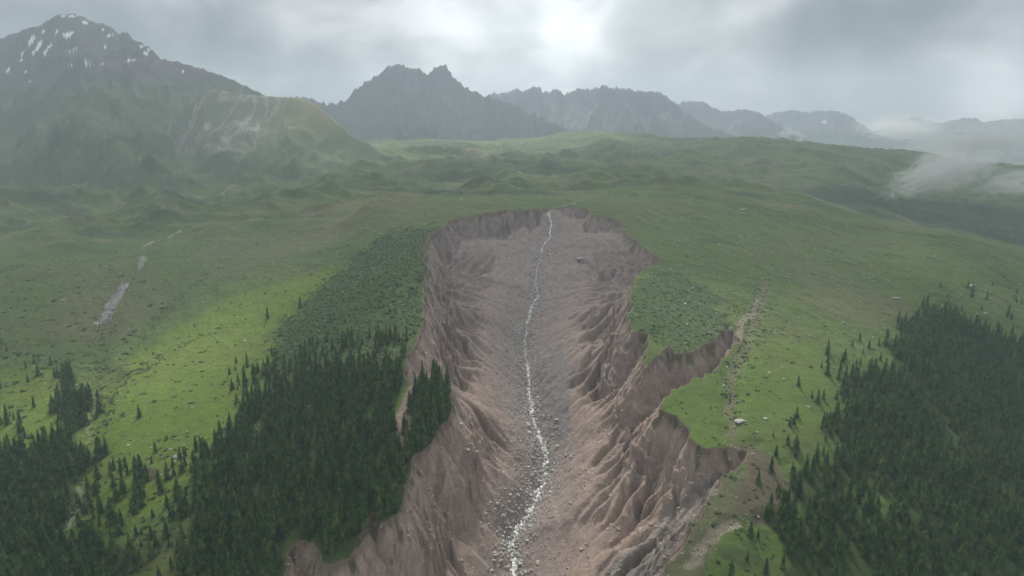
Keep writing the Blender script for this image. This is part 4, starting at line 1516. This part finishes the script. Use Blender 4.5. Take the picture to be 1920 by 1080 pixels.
PL = {5: "on the wide slope right of the ravine head", 6: "on the dark green lobe right of the ravine", 7: "on the open slope left of the ravine", 8: "among the loose spruces at lower left",
      9: "in the stony track right of the ravine", 10: "in the pale strip near the bottom right of the rim", 11: "just right of the ravine's lower rim", 12: "in the upper left gully",
      13: "in the lower left gully", 14: "in the diagonal stone line high on the left slope", 15: "on the shoulder left of the ravine head"}
MR = {0: M_GREY, 1: M_SOIL, 2: M_GREY, 3: M_PALE, 4: M_PALE}
for i in pick:
    gi = int(g[i])
    L_, G_ = LR[gi]
    if gi >= 3 and int(rl[i]) in PL:
        L_, G_ = "small pale boulder " + PL[int(rl[i])], "pale boulders " + PL[int(rl[i])]
    elif gi <= 1:
        w_ = "at the bottom of the photo" if v_[i] > 950 else "below mid height" if v_[i] > 760 else "in its upper reach"
        L_, G_ = L_ + ", " + w_, G_ + " " + w_
    place_rock(x[i], y[i], s[i] * 1.15, MR[gi], L_, G_, 0.85, random.uniform(0.9, 1.4))
rest = np.ones(len(x), bool)
rest[pick] = False
ROCK_S = [hull_arrays(s_, 11) for s_ in range(30, 36)]
print("rocks", len(x))
for nm, gs, mt, lab in (("stream_rubble", (0,), M_GREY, "grey rubble and cobbles strewn along the stream"),
                        ("loose_stones", (1,), M_SOIL, "loose earthy stones scattered on the ravine walls"),
                        ("scree", (2,), M_GREY, "grey blocky scree tongue on the left slope"),
                        ("meadow_stones", (3, 4), M_PALE, "small pale stones scattered over the meadows")):
    m = rest & np.isin(g, gs)
    V, T = pack(ROCK_S, x[m], y[m], z[m] + ZC + 0.1 * s[m], s[m] * 1.15, s[m], rng.random(m.sum()) * 6.28, rng.integers(0, 6, m.sum()))
    tag(link(bpy.data.objects.new(nm, mesh_np(nm, V, T, [mt]))), lab, "stones", kind="stuff")

# ------------------------------------------------------------------ unseen cloud deck added above the valley to cast the broken shade
DH = 1500.0
step = 110.0
dxs = np.arange(-8200, 8200, step)
dys = np.arange(-1800, 8200, step)
DX, DY = np.meshgrid(dxs, dys)
cov = fbm(DX / 1100, DY / 900, 4, 801) * 0.30 + 0.62


def sun_gap(u, v, ru, rv, strength, Y=None):
    """opens the cloud where the sunbeam towards that spot of ground passes"""
    global cov
    if Y is None:
        a = hit(u, v)
    else:
        a = (k_of(u, v) * Y, Y, slope_of(v) * Y)
    t_ = (DH - a[2]) / SD[2]
    cx, cy_ = a[0] + SD[0] * t_, a[1] + SD[1] * t_
    r = ((DX - cx) / ru) ** 2 + ((DY - cy_) / rv) ** 2
    cov = cov - strength * np.exp(-r)


for a in [(250, 740, 130, 150, 1.0), (400, 600, 130, 110, 0.9), (520, 540, 150, 110, 0.8), (60, 780, 130, 140, 0.9), (300, 860, 90, 90, 0.7), (620, 420, 200, 110, 0.35),
          (1330, 790, 110, 110, 0.75), (1450, 620, 260, 150, 0.5), (1450, 700, 160, 130, 0.5), (1700, 500, 300, 150, 0.42),
          (610, 225, 200, 220, 0.9), (500, 185, 160, 130, 0.5), (850, 268, 520, 420, 1.4, 4300), (730, 300, 420, 200, 0.45, 3500), (1060, 330, 600, 220, 0.4, 2500), (1080, 245, 330, 280, 0.9, 4800), (900, 900, 250, 200, 0.5), (1150, 950, 250, 200, 0.5), (120, 420, 500, 250, 0.2), (1100, 520, 220, 200, 0.3)]:
    sun_gap(*a)
th = np.clip((cov - 0.42) * 260, 0, 90) * (0.7 + 0.6 * np.abs(fbm(DX / 300, DY / 300, 3, 811)))
m = th > 0
top = np.stack([DX, DY, DH + ZC + th * 1.2], -1).reshape(-1, 3)
bot = np.stack([DX, DY, DH + ZC - th * 0.8 - 0.5], -1).reshape(-1, 3)
n = DX.size
id2 = np.arange(n).reshape(DX.shape)
fm_ = (m[:-1, :-1] | m[1:, :-1] | m[:-1, 1:] | m[1:, 1:])
q = np.stack([id2[:-1, :-1], id2[:-1, 1:], id2[1:, 1:], id2[1:, :-1]], -1)[fm_]
used, inv = np.unique(q, return_inverse=True)
q1 = inv.reshape(-1, 4)
Vd = np.concatenate([top[used], bot[used]])
Qd = np.concatenate([q1, q1[:, ::-1] + len(used)])
mc, t_ = new_mat("cloud")
tr = t_.n('ShaderNodeBsdfTranslucent', {0: (0.74, 0.76, 0.78, 1)})
df = t_.n('ShaderNodeBsdfDiffuse', {0: (0.93, 0.94, 0.95, 1)})
mxs = t_.n('ShaderNodeMixShader', {0: 0.25, 1: tr.outputs[0], 2: df.outputs[0]})
thin = t_.n('ShaderNodeBsdfTransparent')
mxs = t_.n('ShaderNodeMixShader', {0: 0.55, 1: mxs.outputs[0], 2: thin.outputs[0]})
t_.n('ShaderNodeOutputMaterial', {0: mxs.outputs[0]})
o = link(bpy.data.objects.new("clouds", mesh_np("clouds", Vd, Qd, [mc], True)))
tag(o, "unseen broken cloud layer added above the valley to shade it", "clouds", kind="structure")

# ------------------------------------------------------------------ mist


def mist(u, v, Y, size, density, label, seed, tilt=0.0, scale=4.0, thr=0.5):
    """ragged cloud of mist: a lumpy closed shell holding a noisy volume"""
    k, m = k_of(u, v), slope_of(v)
    V, T = [], []
    nu, nv = 28, 14
    for i in range(nv + 1):
        for j in range(nu):
            th_ = math.pi * i / nv
            ph = 2 * math.pi * j / nu
            V.append((math.sin(th_) * math.cos(ph), math.sin(th_) * math.sin(ph), math.cos(th_)))
    for i in range(nv):
        for j in range(nu):
            T.append((i * nu + j, i * nu + nu + j, i * nu + nu + (j + 1) % nu, i * nu + (j + 1) % nu))
    V = np.array(V, np.float32)
    me = mesh_np("mist", V, np.array(T), [], True)
    mt, t = new_mat("mist_volume")
    co = t.n('ShaderNodeTexCoord').outputs['Object']
    ln = t.n('ShaderNodeVectorMath', {0: co}, operation='LENGTH').outputs['Value']
    mp = t.n('ShaderNodeMapping', {'Vector': co, 'Location': (seed * 1.7, seed * 2.3, seed), 'Scale': (size[0] / 250, size[1] / 250, size[2] / 110)}).outputs[0]
    nz = t.noise(mp, scale / 1.7, 6, 0.68, 1.8)
    fall = t.math('SUBTRACT', 1.0, ln, clamp=True)
    d = t.math('MULTIPLY', t.math('SUBTRACT', t.math('ADD', nz, t.math('MULTIPLY', fall, 0.38)), thr + 0.14, clamp=True), density * 11)
    d = t.math('MULTIPLY', d, t.math('MULTIPLY', fall, 3.0, clamp=True))
    pv = t.n('ShaderNodeVolumePrincipled')
    pv.inputs['Color'].default_value = (0.97, 0.98, 1.0, 1)
    pv.inputs['Anisotropy'].default_value = 0.5
    t.t.links.new(d, pv.inputs['Density'])
    t.n('ShaderNodeOutputMaterial', {'Volume': pv.outputs[0]})
    me.materials.append(mt)
    o = link(bpy.data.objects.new("mist", me))
    o.location = (k * Y, Y, m * Y + ZC)
    o.scale = size
    o.rotation_euler = (0, tilt, 0)
    tag(o, label, "mist", kind="stuff")
    return o


mist(1760, 300, 2900, (150, 150, 120), 0.005, "faint torn shred of mist rising above the larger wisp at right", 6, -0.6)
mist(1890, 345, 2600, (170, 160, 70), 0.006, "soft shred of mist at the right edge over the dark wood", 7, -0.2)
mist(1770, 325, 2700, (320, 240, 85), 0.0080, "torn wisp of white mist over the dark valley at the right", 1, -0.35)
mist(1850, 265, 4300, (800, 450, 190), 0.0030, "broad veil of thin mist before the snow streaked range at right", 2, -0.1)
mist(1485, 256, 5600, (150, 150, 80), 0.020, "small bright puff of mist behind the green crest", 3, 0.3)
mist(1690, 240, 6800, (650, 400, 180), 0.0026, "mist rising in the gap between the two right hand mountains", 4)

# haze: clear air that pales with distance
HB = [(-12500, -600, -700 + ZC), (12500, 12900, 830 + ZC)]
zmin = float(Z.min()) + ZC - 1.0
HZ0 = min(zmin, ZC - 470)
(hx0, hy0, _), (hx1, hy1, hz1) = HB
Vh = [(x_, y_, z_) for z_ in (HZ0, hz1) for y_ in (hy0, hy1) for x_ in (hx0, hx1)]
Fh = [(0, 2, 3, 1), (4, 5, 7, 6), (0, 1, 5, 4), (2, 6, 7, 3), (0, 4, 6, 2), (1, 3, 7, 5)]
mh, t_ = new_mat("haze")
pv = t_.n('ShaderNodeVolumePrincipled')
pv.inputs['Color'].default_value = (0.75, 0.87, 1.0, 1)
pv.inputs['Density'].default_value = 0.92e-4
pv.inputs['Anisotropy'].default_value = 0.25
t_.n('ShaderNodeOutputMaterial', {'Volume': pv.outputs[0]})
o = link(bpy.data.objects.new("haze", mesh_np("haze", Vh, Fh, [mh])))
tag(o, "pale air that veils the far mountains", "haze", kind="stuff")
o.display_type = 'WIRE'
print("zmin", zmin, "zmax", float(Z.max()) + ZC)
